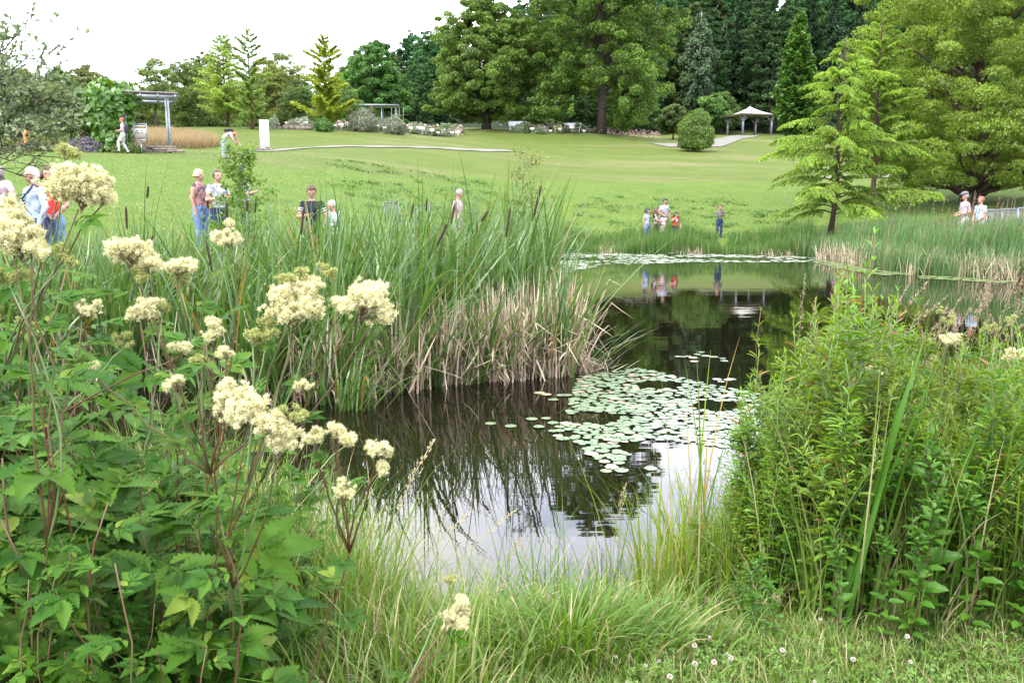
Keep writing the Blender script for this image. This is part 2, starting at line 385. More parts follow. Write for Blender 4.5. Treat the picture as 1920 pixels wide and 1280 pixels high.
# paths draped over the ground
M_gravel = mat('pale_gravel', (.175, .165, .14), .9, var=.3, nscale=6, bump=.3)
def drape_path(name, pts, w, label, M_=M_gravel, lift=.05):
    P = np.array([gnd(a, b)[:2] for a, b in pts]); t = np.linspace(0, len(P) - 1, 60)
    C = np.stack([np.interp(t, np.arange(len(P)), P[:, k]) for k in (0, 1)], 1)
    for _ in range(4): C[1:-1] = (C[:-2] + 2 * C[1:-1] + C[2:]) / 4
    T = nrm(np.gradient(C, axis=0)); S_ = np.stack([-T[:, 1], T[:, 0]], 1); rows = []
    for u in np.linspace(-.5, .5, 5):
        q = C + S_ * w * u; rows.append(np.concatenate([q, (land(q[:, 0], q[:, 1]) + lift)[:, None]], 1))
    v = np.stack(rows, 1).reshape(-1, 3); i = (np.arange(59)[:, None] * 5 + np.arange(4)[None]).ravel()
    mb = MB(); mb.add(v, np.stack([i, i + 5, i + 6, i + 1], 1)); tag(mb.build(name, M_), label, 'path', kind='structure')
drape_path('path', [(470, 57), (600, 59.5), (780, 64), (900, 69), (955, 72)], 1.6, 'narrow pale gravel path crossing the lawn')
drape_path('path', [(1235, 84), (1320, 86), (1350, 96), (1385, 112), (1405, 123)], 3.2, 'pale path curving up to the gazebo')
drape_path('path', [(1540, 58), (1620, 58), (1690, 60), (1800, 62)], 2.0, 'short pale path seen behind the conifers')

def proj_y(P):
    v = np.asarray(P, float) - CAMP; return 640 - FPX * (v @ UPV) / (v @ FWD)
def stand(px, D0, h, top):
    """ground point near distance D0 where somebody of height h reaches picture row top"""
    c = [(abs(proj_y(gnd(px, D) + A(0, 0, h)) - top) + .6 * abs(D - D0), D) for D in np.linspace(D0 * .86, D0 * 1.16, 31)]
    return gnd(px, min(c)[1])
# ------------------------------------------------------------------ trees
M_bark = mat('grey_brown_bark', (.075, .058, .043), .95, var=.5, nscale=5, bump=.6, stretch=(3, 3, .6))
M_bark_red = mat('reddish_bark', (.085, .050, .034), .95, var=.5, nscale=5, bump=.6, stretch=(3, 3, .5))
M_oakleaf = leafmat('oak_leaves', (0.053, 0.106, 0.014), (0.107, 0.179, 0.024), tr=.30, nscale=.35)
M_linleaf = leafmat('linden_leaves', (0.066, 0.125, 0.019), (0.123, 0.191, 0.030), tr=.30, nscale=.35)
M_darkleaf = leafmat('dark_leaves', (0.053, 0.115, 0.020), (0.097, 0.175, 0.031), tr=.25, nscale=.4, objvar=.2)
M_forest = leafmat('forest_leaves', (0.036, 0.081, 0.029), (0.072, 0.127, 0.040), tr=.2, nscale=.4, objvar=.4, rough=.8, spec=.1)  # bluish green: distance haze over the wood is put into the leaf colour
M_spruce = leafmat('spruce_needles', (0.017, 0.036, 0.018), (0.036, 0.069, 0.031), tr=.1, nscale=.5, objvar=.4, rough=.8, spec=.1)
M_hazeleaf = leafmat('haze_blue_leaves', (0.046, 0.094, 0.046), (0.077, 0.138, 0.062), tr=.2, nscale=.4, objvar=.25, rough=.8, spec=.1)  # blue tint painted into the leaves in place of hazy air
M_cypress = leafmat('cypress_needles', (.155, .265, .034), (.255, .375, .068), tr=.40, nscale=.9)
M_redwood = leafmat('redwood_needles', (.112, .180, .024), (.200, .272, .046), tr=.38, nscale=.5)
M_ginkgo = leafmat('yellow_green_leaves', (0.190, 0.260, 0.025), (0.270, 0.330, 0.045), tr=.35, nscale=.6)
M_lightcon = leafmat('light_conifer_needles', (0.168, 0.259, 0.049), (0.238, 0.336, 0.070), tr=.32, nscale=.6, objvar=.15)
M_softleaf = leafmat('soft_green_leaves', (0.085, 0.137, 0.031), (0.150, 0.208, 0.046), tr=.3, nscale=.5, objvar=.3)

RH = np.array([(0, -.5, 0), (.34, 0, .06), (0, .5, 0), (-.34, 0, .06)]); RHF = np.array([[0, 1, 2, 3]])
def branch_curve(p0, p1, sag, S=7, wob=.04):
    t = np.linspace(0, 1, S)[:, None]; L_ = np.linalg.norm(p1 - p0)
    P = p0 + (p1 - p0) * t; P[:, 2] += sag * L_ * (t[:, 0] * (1 - t[:, 0])) * 4
    w = rng.normal(size=(S, 3)) * wob * L_; w[0] = 0; w[-1] *= .5; return P + w
def broadleaf(name, label, Ht, z0, rad, R, nclump, nleaf, ls, bark, leaf, tr=.35, rc=.11, lump=.18, seed=0, low=.0, group=None, cat='tree', trunkline=None, shell=.5, squash=.62, nlimb=26, trunk_top=.8, limb0=0.):
    """Ht total height, z0 crown base, rad(t) profile 0..1, R radius"""
    global rng; keep = rng; rng = np.random.default_rng(seed)
    Hc = Ht - z0; ph = U(0, 6, 6)
    t = []
    while len(t) < nclump:
        q = U(0, 1, 400); t += list(q[U(0, 1, 400) < np.array([rad(x) for x in q])])
    t = np.array(t[:nclump]); az = U(0, 2 * PI, nclump); r = np.array([rad(x) for x in t]) * R
    r *= 1 + lump * np.sin(3 * az + ph[0] + 5 * t) * .6 + lump * np.sin(2 * az + ph[1] - 9 * t) * .6 + U(-.08, .08, nclump)
    u = U(0, 1, nclump) ** shell
    C = np.stack([np.cos(az) * r * u, np.sin(az) * r * u, z0 + t * Hc], 1)
    rcl = rc * R * U(.65, 1.3, nclump) * (.65 + .35 * np.array([rad(x) for x in t]))
    per = nleaf // nclump; n = per * nclump; ci = np.repeat(np.arange(nclump), per)
    d = rdir(n, .35); rr = rcl[ci] * U(.55, 1.12, n)
    pos = C[ci] + d * rr[:, None] * A(1, 1, squash)
    nn = nrm(d * .7 + rng.normal(size=(n, 3)) * .45 + A(0, 0, .45)); ax = rng.normal(size=(n, 3)) + d * .6 + A(0, 0, -.25)
    lf = MB(); stamp(lf, RH, RHF, frames(ax, nn), ls * U(.6, 1.35, n), pos)
    tk = MB(); S = 9; tt = np.linspace(0, 1, S); hh = Ht * trunk_top
    P = np.stack([np.sin(tt * 3 + ph[2]) * .02 * Ht * tt, np.cos(tt * 4 + ph[3]) * .02 * Ht * tt, tt * hh], 1)
    if trunkline is not None: P[:, 0] += trunkline * tt * Ht
    Rr = tr * (1.0 - .85 * tt); Rr[0] *= 1.45
    tube(tk, P, Rr, 12)
    idx = rng.choice(nclump, min(nlimb, nclump), replace=False)
    for i in idx:
        if C[i][2] < limb0: continue
        c = C[i]; tz = np.clip((c[2] - .25 * np.linalg.norm(c[:2]) - .1 * Hc) / hh, z0 / hh * .7, .97)
        p0 = A(np.interp(tz, tt, P[:, 0]), np.interp(tz, tt, P[:, 1]), tz * hh); r0 = tr * (1 - .85 * tz) * .42
        tube(tk, branch_curve(p0, c, .08, 7, .025), np.linspace(r0, r0 * .18, 7), 6)
    o = thing(name, label, cat, group=group)
    tk.build('trunk', bark, o, smooth=True); lf.build('crown', leaf, o); rng = keep; return o
def conifer(name, label, Ht, z0, R, prof, nbr, droop, upang, cards, card, bark, leaf, tr=.2, seed=0, group=None, hang=.35, width=.28, lean=(0, 0), wob=.05, aspect=.3, sparse=0, irr=.25, cat='tree', flat=.35, azbias=None, tuft=None):
    global rng; keep = rng; rng = np.random.default_rng(seed)
    tk = MB(); lf = MB(); S = 12; tt = np.linspace(0, 1, S)
    P = np.stack([lean[0] * tt ** 1.3 + .03 * np.sin(tt * 7) * R, lean[1] * tt + .03 * np.cos(tt * 6) * R, tt * Ht], 1); Rr = tr * (1 - tt * .95) + .008; Rr[0] *= 1.3
    tube(tk, P, Rr, 10)
    z = z0 + (Ht * .985 - z0) * (np.arange(nbr) + U(0, .8, nbr)) / nbr; az = np.arange(nbr) * 2.4 + U(-.5, .5, nbr)
    if azbias is not None: az = azbias(az)
    u = (z - z0) / (Ht - z0); L_ = R * np.array([prof(x) for x in u]) * U(1 - irr, 1 + irr * .6, nbr)
    nS = 8; s = np.linspace(0, 1, nS)
    dirs = np.stack([np.cos(az), np.sin(az), np.zeros(nbr)], 1)
    px = np.interp(z / Ht, tt, P[:, 0]); py = np.interp(z / Ht, tt, P[:, 1])
    up_ = upang + .5 * np.clip(u - .6, 0, 1); dr = droop * U(.6, 1.3, nbr)
    def cp(i, s_):
        b = np.stack([px[i], py[i], z[i]], 1) + dirs[i] * (L_[i] * s_)[:, None]
        b[:, 2] += L_[i] * (up_[i] * s_ - dr[i] * s_ ** 2); return b
    BP = np.stack([cp(np.arange(nbr), np.full(nbr, q)) for q in s], 1); BP[:, 1:] += rng.normal(size=BP[:, 1:].shape) * wob * .3
    BR = (tr * .28 * (1 - u * .8))[:, None] * (1 - s * .9)[None] + .004
    tubes(tk, BP, BR, 5)
    w = np.maximum(L_, .05) ** 1.15; n = cards; i = rng.choice(nbr, n, p=w / w.sum()); s_ = U(.08, 1.0, n) ** .75
    if tuft:  # cluster the sprays on side twigs
        nt_ = n // tuft; ti = rng.choice(nbr, nt_, p=w / w.sum()); ts = U(.10, 1.0, nt_) ** .75; sg = rng.choice([-1, 1], nt_); tl = U(.3, 1, nt_)
        k = np.repeat(np.arange(nt_), tuft); i = ti[k]; s_ = np.clip(ts[k] + U(-.005, .005, len(k)), 0, 1); q = U(0, 1, len(k)); n = len(k)
        b = cp(i, s_); side = np.stack([-dirs[i][:, 1], dirs[i][:, 0], np.zeros(n)], 1) * sg[k][:, None]
        lw = width * L_[i] * (1.15 - ts[k] * .8) * tl[k]
        tdir = nrm(side * .8 + dirs[i] * .75)
        pos = b + tdir * (lw * q)[:, None]; pos[:, 2] -= hang * lw * q ** 1.5 + U(-.5, .5, n) * card * .5
        tw = MB(); a = cp(ti, ts); sd = np.stack([-dirs[ti][:, 1], dirs[ti][:, 0], np.zeros(nt_)], 1) * sg[:, None]
        LW = width * L_[ti] * (1.15 - ts * .8) * tl; td = nrm(sd * .8 + dirs[ti] * .75); e = a + td * LW[:, None] * .85; e[:, 2] -= hang * LW * .8
        mid = (a + e) / 2; mid[:, 2] += hang * LW * .2; tubes(tk, np.stack([a, mid, e], 1), np.full((nt_, 3), .004) * A(1.6, 1, .5), 3)
        ax = tdir * .6 + rng.normal(size=(n, 3)) * .55 + A(0, 0, -.35 * hang * 2)
    else:
        b = cp(i, s_); side = np.stack([-dirs[i][:, 1], dirs[i][:, 0], np.zeros(n)], 1); lat = rng.normal(size=n) * .5 * width * L_[i] * (1.1 - s_ * .7)
        pos = b + side * lat[:, None]; pos[:, 2] -= np.abs(lat) * hang + U(0, 1, n) * card * hang * 2 + rng.normal(size=n) * flat * card
        ax = dirs[i] * .8 + side * np.sign(lat)[:, None] * .6 + rng.normal(size=(n, 3)) * .3 + A(0, 0, -hang)
    tv = RH * A(aspect / .68 * 2, 1, 1) if aspect < 1 else RH
    nn = nrm(rng.normal(size=(n, 3)) * .55 + A(0, 0, .9)); stamp(lf, tv, RHF, frames(ax, nn), card * U(.6, 1.4, n), pos)
    o = thing(name, label, cat, group=group); tk.build('trunk', bark, o, smooth=True); lf.build('crown', leaf, o); rng = keep; return o
def put(o, p, rz=0., s=1.): o.location = p; o.rotation_euler[2] = rz; o.scale = (s,) * 3; return o

# big oak in the middle, with low hanging skirts
def oak_prof(t): return float(np.interp(t, [0, .06, .16, .3, .5, .7, .85, 1], [.55, .86, .95, .9, 1.0, .92, .70, .22]))
o = broadleaf('oak_tree', 'huge dark green tree with straight trunk standing on a low mound in the middle', 25.5, .6, oak_prof, 7.3, 1000, 250000, .20, M_bark, M_oakleaf, tr=.42, rc=.095, seed=5, shell=.42, lump=.22, nlimb=110, trunk_top=.85, limb0=7.5)
# clear the trunk foot: leaves hang as skirts to the sides only
def carve(o, test):
    c = [k for k in o.children if k.name.startswith('crown')][0]; me = c.data
    n = len(me.vertices); co = np.empty(n * 3, np.float32); me.vertices.foreach_get('co', co); co = co.reshape(-1, 4, 3); m = test(co.mean(1)); keep_ = co[~m]
    mb = MB(); mb.add(keep_.reshape(-1, 3), np.arange(len(keep_) * 4).reshape(-1, 4)); nm = c.name; mats = c.data.materials[0]; bpy.data.objects.remove(c); c2 = mb.build('crown', mats, o); return c2
carve(o, lambda p: ((p[:, 2] < 4.6 + .5 * np.sin(p[:, 0] * 2)) & (p[:, 0] > -1.8) & (p[:, 0] < 1.0) & (p[:, 1] < 3)) | ((p[:, 2] < 3.6 + .6 * np.sin(p[:, 0] * 1.7)) & (p[:, 0] < .8) & (p[:, 0] > -3.2)) | ((p[:, 2] < 1.5) & (p[:, 0] < -4.6)))
put(o, gnd(1128, 93))
def lin_prof(t): return float(np.interp(t, [0, .08, .25, .5, .75, .9, 1], [.5, .86, 1.0, .97, .78, .5, .2]))
o = broadleaf('linden_tree', 'broad round dense green tree left of the huge central tree', 13.2, .7, lin_prof, 5.9, 760, 190000, .20, M_bark, M_linleaf, tr=.38, rc=.10, seed=9, shell=.42, lump=.25, nlimb=40)
put(o, gnd(912, 96))

# forest on the hill behind: shared meshes, each tree its own object
def ov(t): return float(np.interp(t, [0, .15, .5, .8, 1], [.4, .85, 1, .7, .2]))
def ov2(t): return float(np.interp(t, [0, .2, .6, .85, 1], [.5, 1, .9, .6, .25]))
F_L = 'deciduous tree in the dense wood on the hillside'; F_G = 'trees of the hillside wood'
fb = Variants([broadleaf('forest_tree', F_L, 17 + i, 1.0, [ov, ov2][i % 2], 4.4, 380, 42000, .31, M_bark, M_forest, tr=.28, rc=.13, seed=20 + i, nlimb=12, lump=.3) for i in range(5)])
def cprof(u): return (1 - u) ** .8 * (.75 + .25 * math.sin(u * 23)) + .04
S_L = 'dark spruce in the dense wood on the hillside'
fs = Variants([conifer('spruce_tree', S_L, 22 + 2 * i, 1.0, 3.6, cprof, 90, .45, .12, 30000, .4, M_bark, M_spruce, tr=.25, seed=40 + i, hang=.5, width=.35, aspect=.35) for i in range(3)])
lr = Variants([conifer('larch_tree', 'haze-blue larch in the dense wood on the hillside', 21 + 2 * i, 2, 4.2, lambda u: (1 - u) ** .6 * (.7 + .3 * math.sin(u * 31 + 1)) + .05, 60, .25, .25, 28000, .36, M_bark, M_hazeleaf, tr=.22, seed=50 + i, hang=.5, width=.4, aspect=.4, irr=.4) for i in range(2)])
SKYL = ([560, 600, 640, 700, 740, 800, 860, 930, 985, 1010, 1060], [165, 145, 125, 100, 66, 48, 36, 20, 6, -12, -80])
def fplace(px, D, kind, h, s=None):
    g0 = gnd(px, D)
    if px < 1060:
        t = at(px, np.interp(px, *SKYL) + abs(rng.normal()) * 9, D)[2] - g0[2]; h = min(h, t / 1.08)
        if h < 4: return
    v = {'b': fb, 's': fs, 'l': lr}[kind]; H0 = {'b': 18.5, 's': 24., 'l': 22.}[kind]; k = int(rng.integers(0, 99)); sc = h / H0
    zone = 'left of centre' if px < 1000 else 'behind the huge tree' if px < 1245 else 'behind the gazebo' if px < 1500 else 'behind the bright conifers'
    row = 'at the edge of the wood' if D < 150 else 'in the middle rows of the wood' if D < 200 else 'high in the wood'
    v.place(k, g0, U(0, 6), (sc * U(.85, 1.12), sc * U(.85, 1.12), sc), {'b': 'deciduous tree ', 's': 'dark spruce ', 'l': 'haze-blue larch '}[kind] + row + ' ' + zone, {'b': F_G, 's': 'spruces of the hillside wood', 'l': 'larches of the hillside wood'}[kind])
random.seed(4)
for px in range(1010, 2010, 34):       # forest edge
    fplace(px + U(-12, 12), 138 + U(-4, 6), random.choice('bblls' if px > 1240 else 'bbs'), U(16, 23))
for px in range(990, 2000, 50): fplace(px + U(-15, 15), 156 + U(-5, 5), random.choice('bbsls'), U(18, 25))
for px in range(780, 2000, 52): fplace(px + U(-20, 20), 182 + U(-8, 8), random.choice('bbsls'), U(17, 23))
for px in range(1060, 1800, 42): fplace(px + U(-12, 12), 272 + U(-8, 8), random.choice('bs'), U(25, 32))
for px in range(1000, 2000, 60): fplace(px + U(-20, 20), 240, random.choice('bs'), U(20, 27))
for px in range(740, 2000, 60): fplace(px + U(-20, 20), 212 + U(-8, 8), random.choice('bbsls'), U(17, 23) * (1 if px > 850 else .8))
for px in range(1000, 1240, 40): fplace(px + U(-8, 8), 122 + U(-4, 6), 'b', U(9, 12))
for px, D, h in ((735, 150, 17), (765, 150, 15), (800, 142, 16), (838, 140, 17), (775, 170, 20), (815, 172, 21), (850, 165, 22), (700, 165, 15), (668, 160, 13), (640, 165, 12), (742, 128, 10), (790, 126, 9), (975, 150, 19), (1000, 145, 16)): fplace(px, D, 'b', h)

# named trees of the middle distance
o = broadleaf('beech_tree', 'tall dark green tree behind the yellow-green tree, left of centre', 11.0, .3, lin_prof, 4.6, 420, 70000, .25, M_bark, M_darkleaf, tr=.3, rc=.13, seed=61, shell=.5); put(o, gnd(705, 118))
proto_kids(o); dup(o, gnd(662, 124), 1.3, (.62, .62, .82), label='dark green tree at the left shoulder of the tall dark one')
o = conifer('columnar_tree', 'dark green narrow cone-shaped tree right of the gazebo', 14.6, .2, 3.1, lambda u: (1 - u) ** .75 * .95 + .05 if u > .25 else .8 + .2 * u / .25, 160, .1, .9, 34000, .34, M_bark, M_darkleaf, tr=.25, seed=63, hang=.2, width=.4, aspect=.6, irr=.12); put(o, gnd(1490, 110))
o = conifer('birch_tree', 'pale slender weeping birch at the edge of the wood left of the gazebo', 17, 3, 2.6, lambda u: .35 + .9 * math.sin(min(1, u + .1) * PI) ** .8 * .7, 70, .55, .5, 9000, .34, mat('birch_bark', (.5, .5, .47), .8, nscale=3), M_hazeleaf, tr=.13, seed=64, hang=1.0, width=.35, aspect=.5, irr=.4); put(o, gnd(1308, 131))
for i, (px, D, h, w, lab) in enumerate([(1350, 131, 5.6, 3.0, 'loose dark green shrub tree just left of the gazebo'), (1262, 108, 4.0, 2.0, 'soft green young tree at the right edge of the huge tree'), (1332, 128, 5.5, 3, 'dark shrub at the foot of the wood left of the gazebo'), (1010, 118, 4.5, 2.5, 'small pale tree between the two big trees')]):
    o = broadleaf('small_tree', lab, h, .6, ov, w, 90, 14000, .24, M_bark, M_softleaf if i in (1, 3) else M_darkleaf, tr=.1, rc=.24, seed=70 + i, nlimb=10); put(o, gnd(px, D))
ROUND_BUSH = gnd(1303, 79)
o = conifer('ginkgo_tree', 'yellow-green young tree with upturned ragged branches at the beds', 7.8, .5, 2.5, lambda u: (1 - u) ** .55 * (.75 + .25 * math.sin(u * 19)) + .06, 60, -.02, .42, 26000, .13, M_bark, M_ginkgo, tr=.12, seed=77, hang=.25, width=.34, aspect=.6, irr=.5); put(o, gnd(612, 78))
o = conifer('metasequoia_tree', 'light green conifer, the broader of two behind the white column', 7.6, .9, 2.9, lambda u: (1 - u) ** .7 + .05, 90, .1, .34, 30000, .14, M_bark_red, M_lightcon, tr=.13, seed=79, hang=.3, width=.35, aspect=.3, irr=.35); put(o, gnd(426, 78))
o = conifer('metasequoia_tree', 'sparse pointed light green conifer with gaps near its top', 7.9, .5, 2.0, lambda u: (1 - u) ** .5 * .95 + .05, 46, .05, .45, 18000, .13, M_bark_red, M_lightcon, tr=.12, seed=80, hang=.2, width=.26, aspect=.35, irr=.35); put(o, gnd(473, 74))
o = broadleaf('small_tree', 'small green tree with a dark stem behind the dry grass', 5.2, 1.6, ov2, 1.6, 90, 12000, .16, M_bark, M_softleaf, tr=.12, rc=.26, seed=81, nlimb=12); put(o, gnd(293, 72))
# hedge of background trees on the left
BL_L = 'soft green tree in the far row behind the left lawn'
bl = Variants([broadleaf('background_tree', 'soft green tree in the far row behind the left lawn', 7.8 + i * .4, .3, [ov, ov2][i % 2], 3.4, 300, 36000, .17, M_bark, M_softleaf, tr=.16, rc=.15, seed=90 + i, nlimb=10, lump=.2, shell=.6) for i in range(4)])
for px in list(range(-260, 640, 56)):
    bl.place(int(rng.integers(0, 9)), gnd(px + U(-12, 12), 108 + U(-6, 8)), U(0, 6), U(.55, .9), BL_L, 'trees of the far row on the left')
for px in range(-200, 660, 84): bl.place(int(rng.integers(0, 9)), gnd(px + U(-20, 20), 132 + U(-6, 8)), U(0, 6), U(.9, 1.2), BL_L, 'trees of the far row on the left')
for px, D, s, lab in ((120, 66, .58, 'soft green tree over the yellowish creeper left of the vine column'), (60, 62, .55, 'low soft tree behind the grey-leaved branches at the left'), (165, 70, .62, 'tree showing just above the left shoulder of the vine column'), (10, 60, .55, 'leafy tree at the left edge behind the grey-leaved branches'),
    (535, 98, 1.0, 'full green tree midway between the sparse conifer and the yellow-green tree'), (500, 96, .9, 'green tree directly behind the white column'), (560, 92, .6, 'small bushy tree just left of the yellow-green tree'), (590, 94, .55, 'low bushy tree half behind the yellow-green tree'), (650, 88, .5, 'shrubby small tree at the left end of the steel shelter'), (345, 88, .75, 'soft green tree right of the pergola roof end'), (385, 92, .9, 'green tree filling the gap left of the broader light conifer')):
    bl.place(int(rng.integers(0, 9)), gnd(px, D), U(0, 6), s, lab, 'nearer trees on the left lawn')

# bald cypresses and dawn redwood on the right
def cyp(u): return (1 - u) ** .62 * (.78 + .22 * math.sin(u * 17 + 1)) + .05
o = conifer('bald_cypress', 'bright light green feathery conifer with a bare dark trunk behind the far bank reeds', 7.5, .75, 3.3, cyp, 88, .50, .42, 150000, .095, M_bark_red, M_cypress, tr=.10, seed=101, hang=.6, width=.38, aspect=.16, tuft=24, lean=(.15, 0), irr=.55); put(o, gnd(1558, 34.8))
o = conifer('bald_cypress', 'second bright green feathery conifer rising behind the right shoulder of the first', 9.0, 2.4, 2.5, lambda u: (1 - u) ** .6 * (.8 + .2 * math.sin(u * 21)) + .06, 90, .32, .5, 120000, .11, M_bark_red, M_cypress, tr=.12, seed=102, hang=.3, width=.32, aspect=.18, tuft=30, irr=.35); put(o, gnd(1632, 41))
def rw(u): return float(np.interp(u, [0, .06, .2, .45, .7, 1], [.66, .92, 1.0, .95, .72, .1]))
NARROW = RH * A(.42, 1, 1)
def redwood():
    global RH
    k = RH; RH = NARROW
    o = broadleaf('dawn_redwood', 'large spreading olive-green conifer at the right edge of the lawn', 17, .5, rw, 6.0, 900, 310000, .165, M_bark_red, M_redwood, tr=.3, rc=.10, seed=103, shell=.55, lump=.16, squash=.5, nlimb=90, trunk_top=.95); RH = k; return o
o = redwood()
carve(o, lambda p: (p[:, 2] < .75 + .2 * np.sin(p[:, 0] * 3)) & (np.abs(p[:, 0] + .6) > .9)); put(o, gnd(1815, 43.5))
# ------------------------------------------------------------------ park structures
M_steel = mat('grey_painted_steel', (.30, .32, .36), .45, metal=.3, var=.15, nscale=3)
M_white = mat('white_enamel', (.78, .79, .80), .45, var=.06, nscale=3)
M_dark = mat('dark_slot', (.03, .03, .035), .6)
M_membrane = mat('cream_membrane', (.50, .46, .40), .7, var=.1, nscale=1)
M_wood = mat('weathered_wood', (.22, .17, .13), .85, var=.4, nscale=6, stretch=(1, 1, 6))
M_greywood = mat('grey_roof_slats', (.26, .23, .24), .8, var=.4, nscale=8)
M_stone = mat('dry_stone', (.22, .18, .15), .95, var=.5, nscale=3, bump=.5)
M_label = mat('label_white', (.8, .8, .8), .5, var=.03)
M_mesh = mat('grey_metal_mesh', (.22, .23, .26), .5, metal=.5, var=.1)
M_mesh2 = mat('pale_metal_mesh', (.14, .155, .14), .5, metal=.4, var=.1)
M_vine = leafmat('vine_leaves', (.045, .125, .012), (.10, .20, .025), tr=.25, rough=.38, spec=.6)
M_vine2 = leafmat('creeper_leaves', (.045, .09, .02), (.09, .13, .02), (.25, .10, .03), tr=.3)

# gazebo
p = gnd(1404, 124)
g = thing('gazebo', 'open gazebo with four posts and cream tented roof before the wood', 'gazebo', p, .25, scale=.9)
post = None
for sx in (-1, 1):
    for sy in (-1, 1):
        mb = MB(); box(mb, (sx * 2.35, sy * 2.35, 1.35), (.24, .24, 2.7))
        for dx, dy in ((-sx, 0), (0, -sy)):
            bar(mb, (sx * 2.35, sy * 2.35, 1.75), (sx * 2.35 + dx * .85, sy * 2.35 + dy * .85, 2.72), .07)
            bar(mb, (sx * 2.35, sy * 2.35, 1.75), (sx * 2.35 - dx * .5, sy * 2.35 - dy * .5, 2.72), .06)
        mb.build('post', M_steel, g)
mb = MB()
for s in (-1, 1): box(mb, (0, s * 3.1, 2.83), (6.5, .18, .2)); box(mb, (s * 3.1, 0, 2.825), (.18, 6.0, .19))
for s in (-1, 0, 1): box(mb, (s * 1.5, 0, 2.78), (.12, 6.0, .12))
mb.build('roof_frame', M_wood, g)
def tent(mb, half, z0, top, zt, n=9, pw=.55):
    rows = []
    for i in range(n):
        t = i / (n - 1); h = half + (top - half) * t; z = z0 + (zt - z0) * (t ** 1.9)
        pts = []
        for k in range(4):
            a = np.array([(-1, -1), (1, -1), (1, 1), (-1, 1)][k], float); b = np.array([(1, -1), (1, 1), (-1, 1), (-1, -1)][k], float)
            for j in range(6):
                q = a + (b - a) * j / 6; pts.append((q[0] * h, q[1] * h, z - .07 * half * (1 - t) * (1 - abs(2 * j / 6 - 1)) * (t > 0)))
        rows.append(pts)
    v = np.array(rows).reshape(-1, 3); m = 24; f = []
    for i in range(n - 1):
        for j in range(m): f.append([i * m + j, i * m + (j + 1) % m, (i + 1) * m + (j + 1) % m, (i + 1) * m + j])
    mb.add(v, f)
mb = MB(); tent(mb, 3.25, 2.95, .45, 3.95); mb.build('roof_membrane', M_membrane, g, smooth=True)
mb = MB(); tent(mb, .62, 3.9, .02, 4.3, 5); mb.build('roof_cap', M_membrane, g)

# white column cabinet
p = gnd(497, 58.5)
g = thing('information_column', 'tall white metal column standing on a small plinth by the gravel path', 'column', p, .2, scale=.9)
mb = MB(); box(mb, (0, 0, .06), (1.2, .8, .12)); mb.build('plinth', M_stone, g)
mb = MB(); box(mb, (-.14, 0, 1.12), (.34, .36, 2.0)); mb.build('body', M_white, g)
mb = MB(); box(mb, (.19, .02, 1.12), (.27, .32, 1.98)); mb.build('side_panel', M_white, g)
mb = MB(); box(mb, (.18, -.145, .95), (.06, .02, .28)); box(mb, (.2, -.147, .17), (.18, .02, .08)); mb.build('slot', M_dark, g)

# pergola with vines
pc = gnd(318, 43.3); z0 = pc[2]
pg = thing('pergola', 'steel pergola with flat slatted roof and one square post in the open', 'pergola', pc, .37)
for (dx, dy) in ((0, 0), (-1.9, 0.1), (-1.9, 2.6)):
    mb = MB(); box(mb, (dx - .05, dy, 1.25), (.07, .2, 2.56)); box(mb, (dx + .07, dy, 1.25), (.07, .2, 2.56)); box(mb, (dx + .01, dy, 1.25), (.06, .1, 2.5)); mb.build('post', M_steel, pg)
mb = MB()
for y in (0, 2.6): box(mb, (-.8, y, 2.6), (2.5, .12, .16))
for x in np.linspace(-1.9, .4, 4): box(mb, (x, 1.2, 2.62), (.09, 3.4, .14))
mb.build('roof_beam', M_steel, pg)
mb = MB()
for y in np.linspace(-.5, 2.9, 22): box(mb, (-.75, y, 2.76), (2.6, .06, .06))
mb.build('roof_slats', M_greywood, pg)
def leafy_mass(name, label, cat, pos, boxes, n, ls, M_, seed=1, group=None, down=.6, tmpl=None, stem=None):
    global rng; keep = rng; rng = np.random.default_rng(seed); mb = MB()
    w = np.array([b[3] * b[4] * b[5] for b in boxes]) ** .66; ns = (n * w / w.sum()).astype(int)
    for (cx, cy, cz, rx, ry, rz_), k in zip(boxes, ns):
        d = rdir(k); r = U(.72, 1.08, k) + .10 * np.sin(d[:, 0] * 7 + cz) + .08 * np.sin(d[:, 2] * 9 + cx)
        pos_ = np.array([cx, cy, cz]) + d * r[:, None] * A(rx, ry, rz_)
        nn = nrm(d + rng.normal(size=(k, 3)) * .35 + A(0, 0, .3)); ax = nrm(rng.normal(size=(k, 3)) * .4 + A(0, 0, -down))
        tv, tf = tmpl if tmpl else (RH * A(1.35, 1, 1), RHF); stamp(mb, tv, tf, frames(ax, nn), ls * U(.6, 1.3, k), pos_)
    rng = keep
    if stem is None:
        o = mb.build(name, M_, loc=pos); o.location = pos; o.data.transform(Matrix.Translation(pos)); return tag(o, label, cat, group)
    o = thing(name, label, cat, pos, group=group); mb.build('foliage', M_, o); stem.build('stem', M_bark, o); return o
HEART = (np.array([(0, -.42, 0), (.42, -.38, .02), (.5, .0, .06), (0, .62, -.08), (-.5, 0, .06), (-.42, -.38, .02), (0, 0, .0)]), np.array([[0, 1, 2, 6], [6, 2, 3, 3], [6, 3, 4, 4], [6, 4, 5, 0]]))
HEART = (HEART[0], np.array([[0, 1, 2], [0, 2, 6], [6, 2, 3], [6, 3, 4], [6, 4, 0], [4, 5, 0]]))
st = MB(); [bar(st, (x, y, 0), (x * .3, y * .3, 2.6), .04) for x, y in ((.3, .2), (-.3, .1), (0, -.3))]
vp = gnd(213, 42.9)
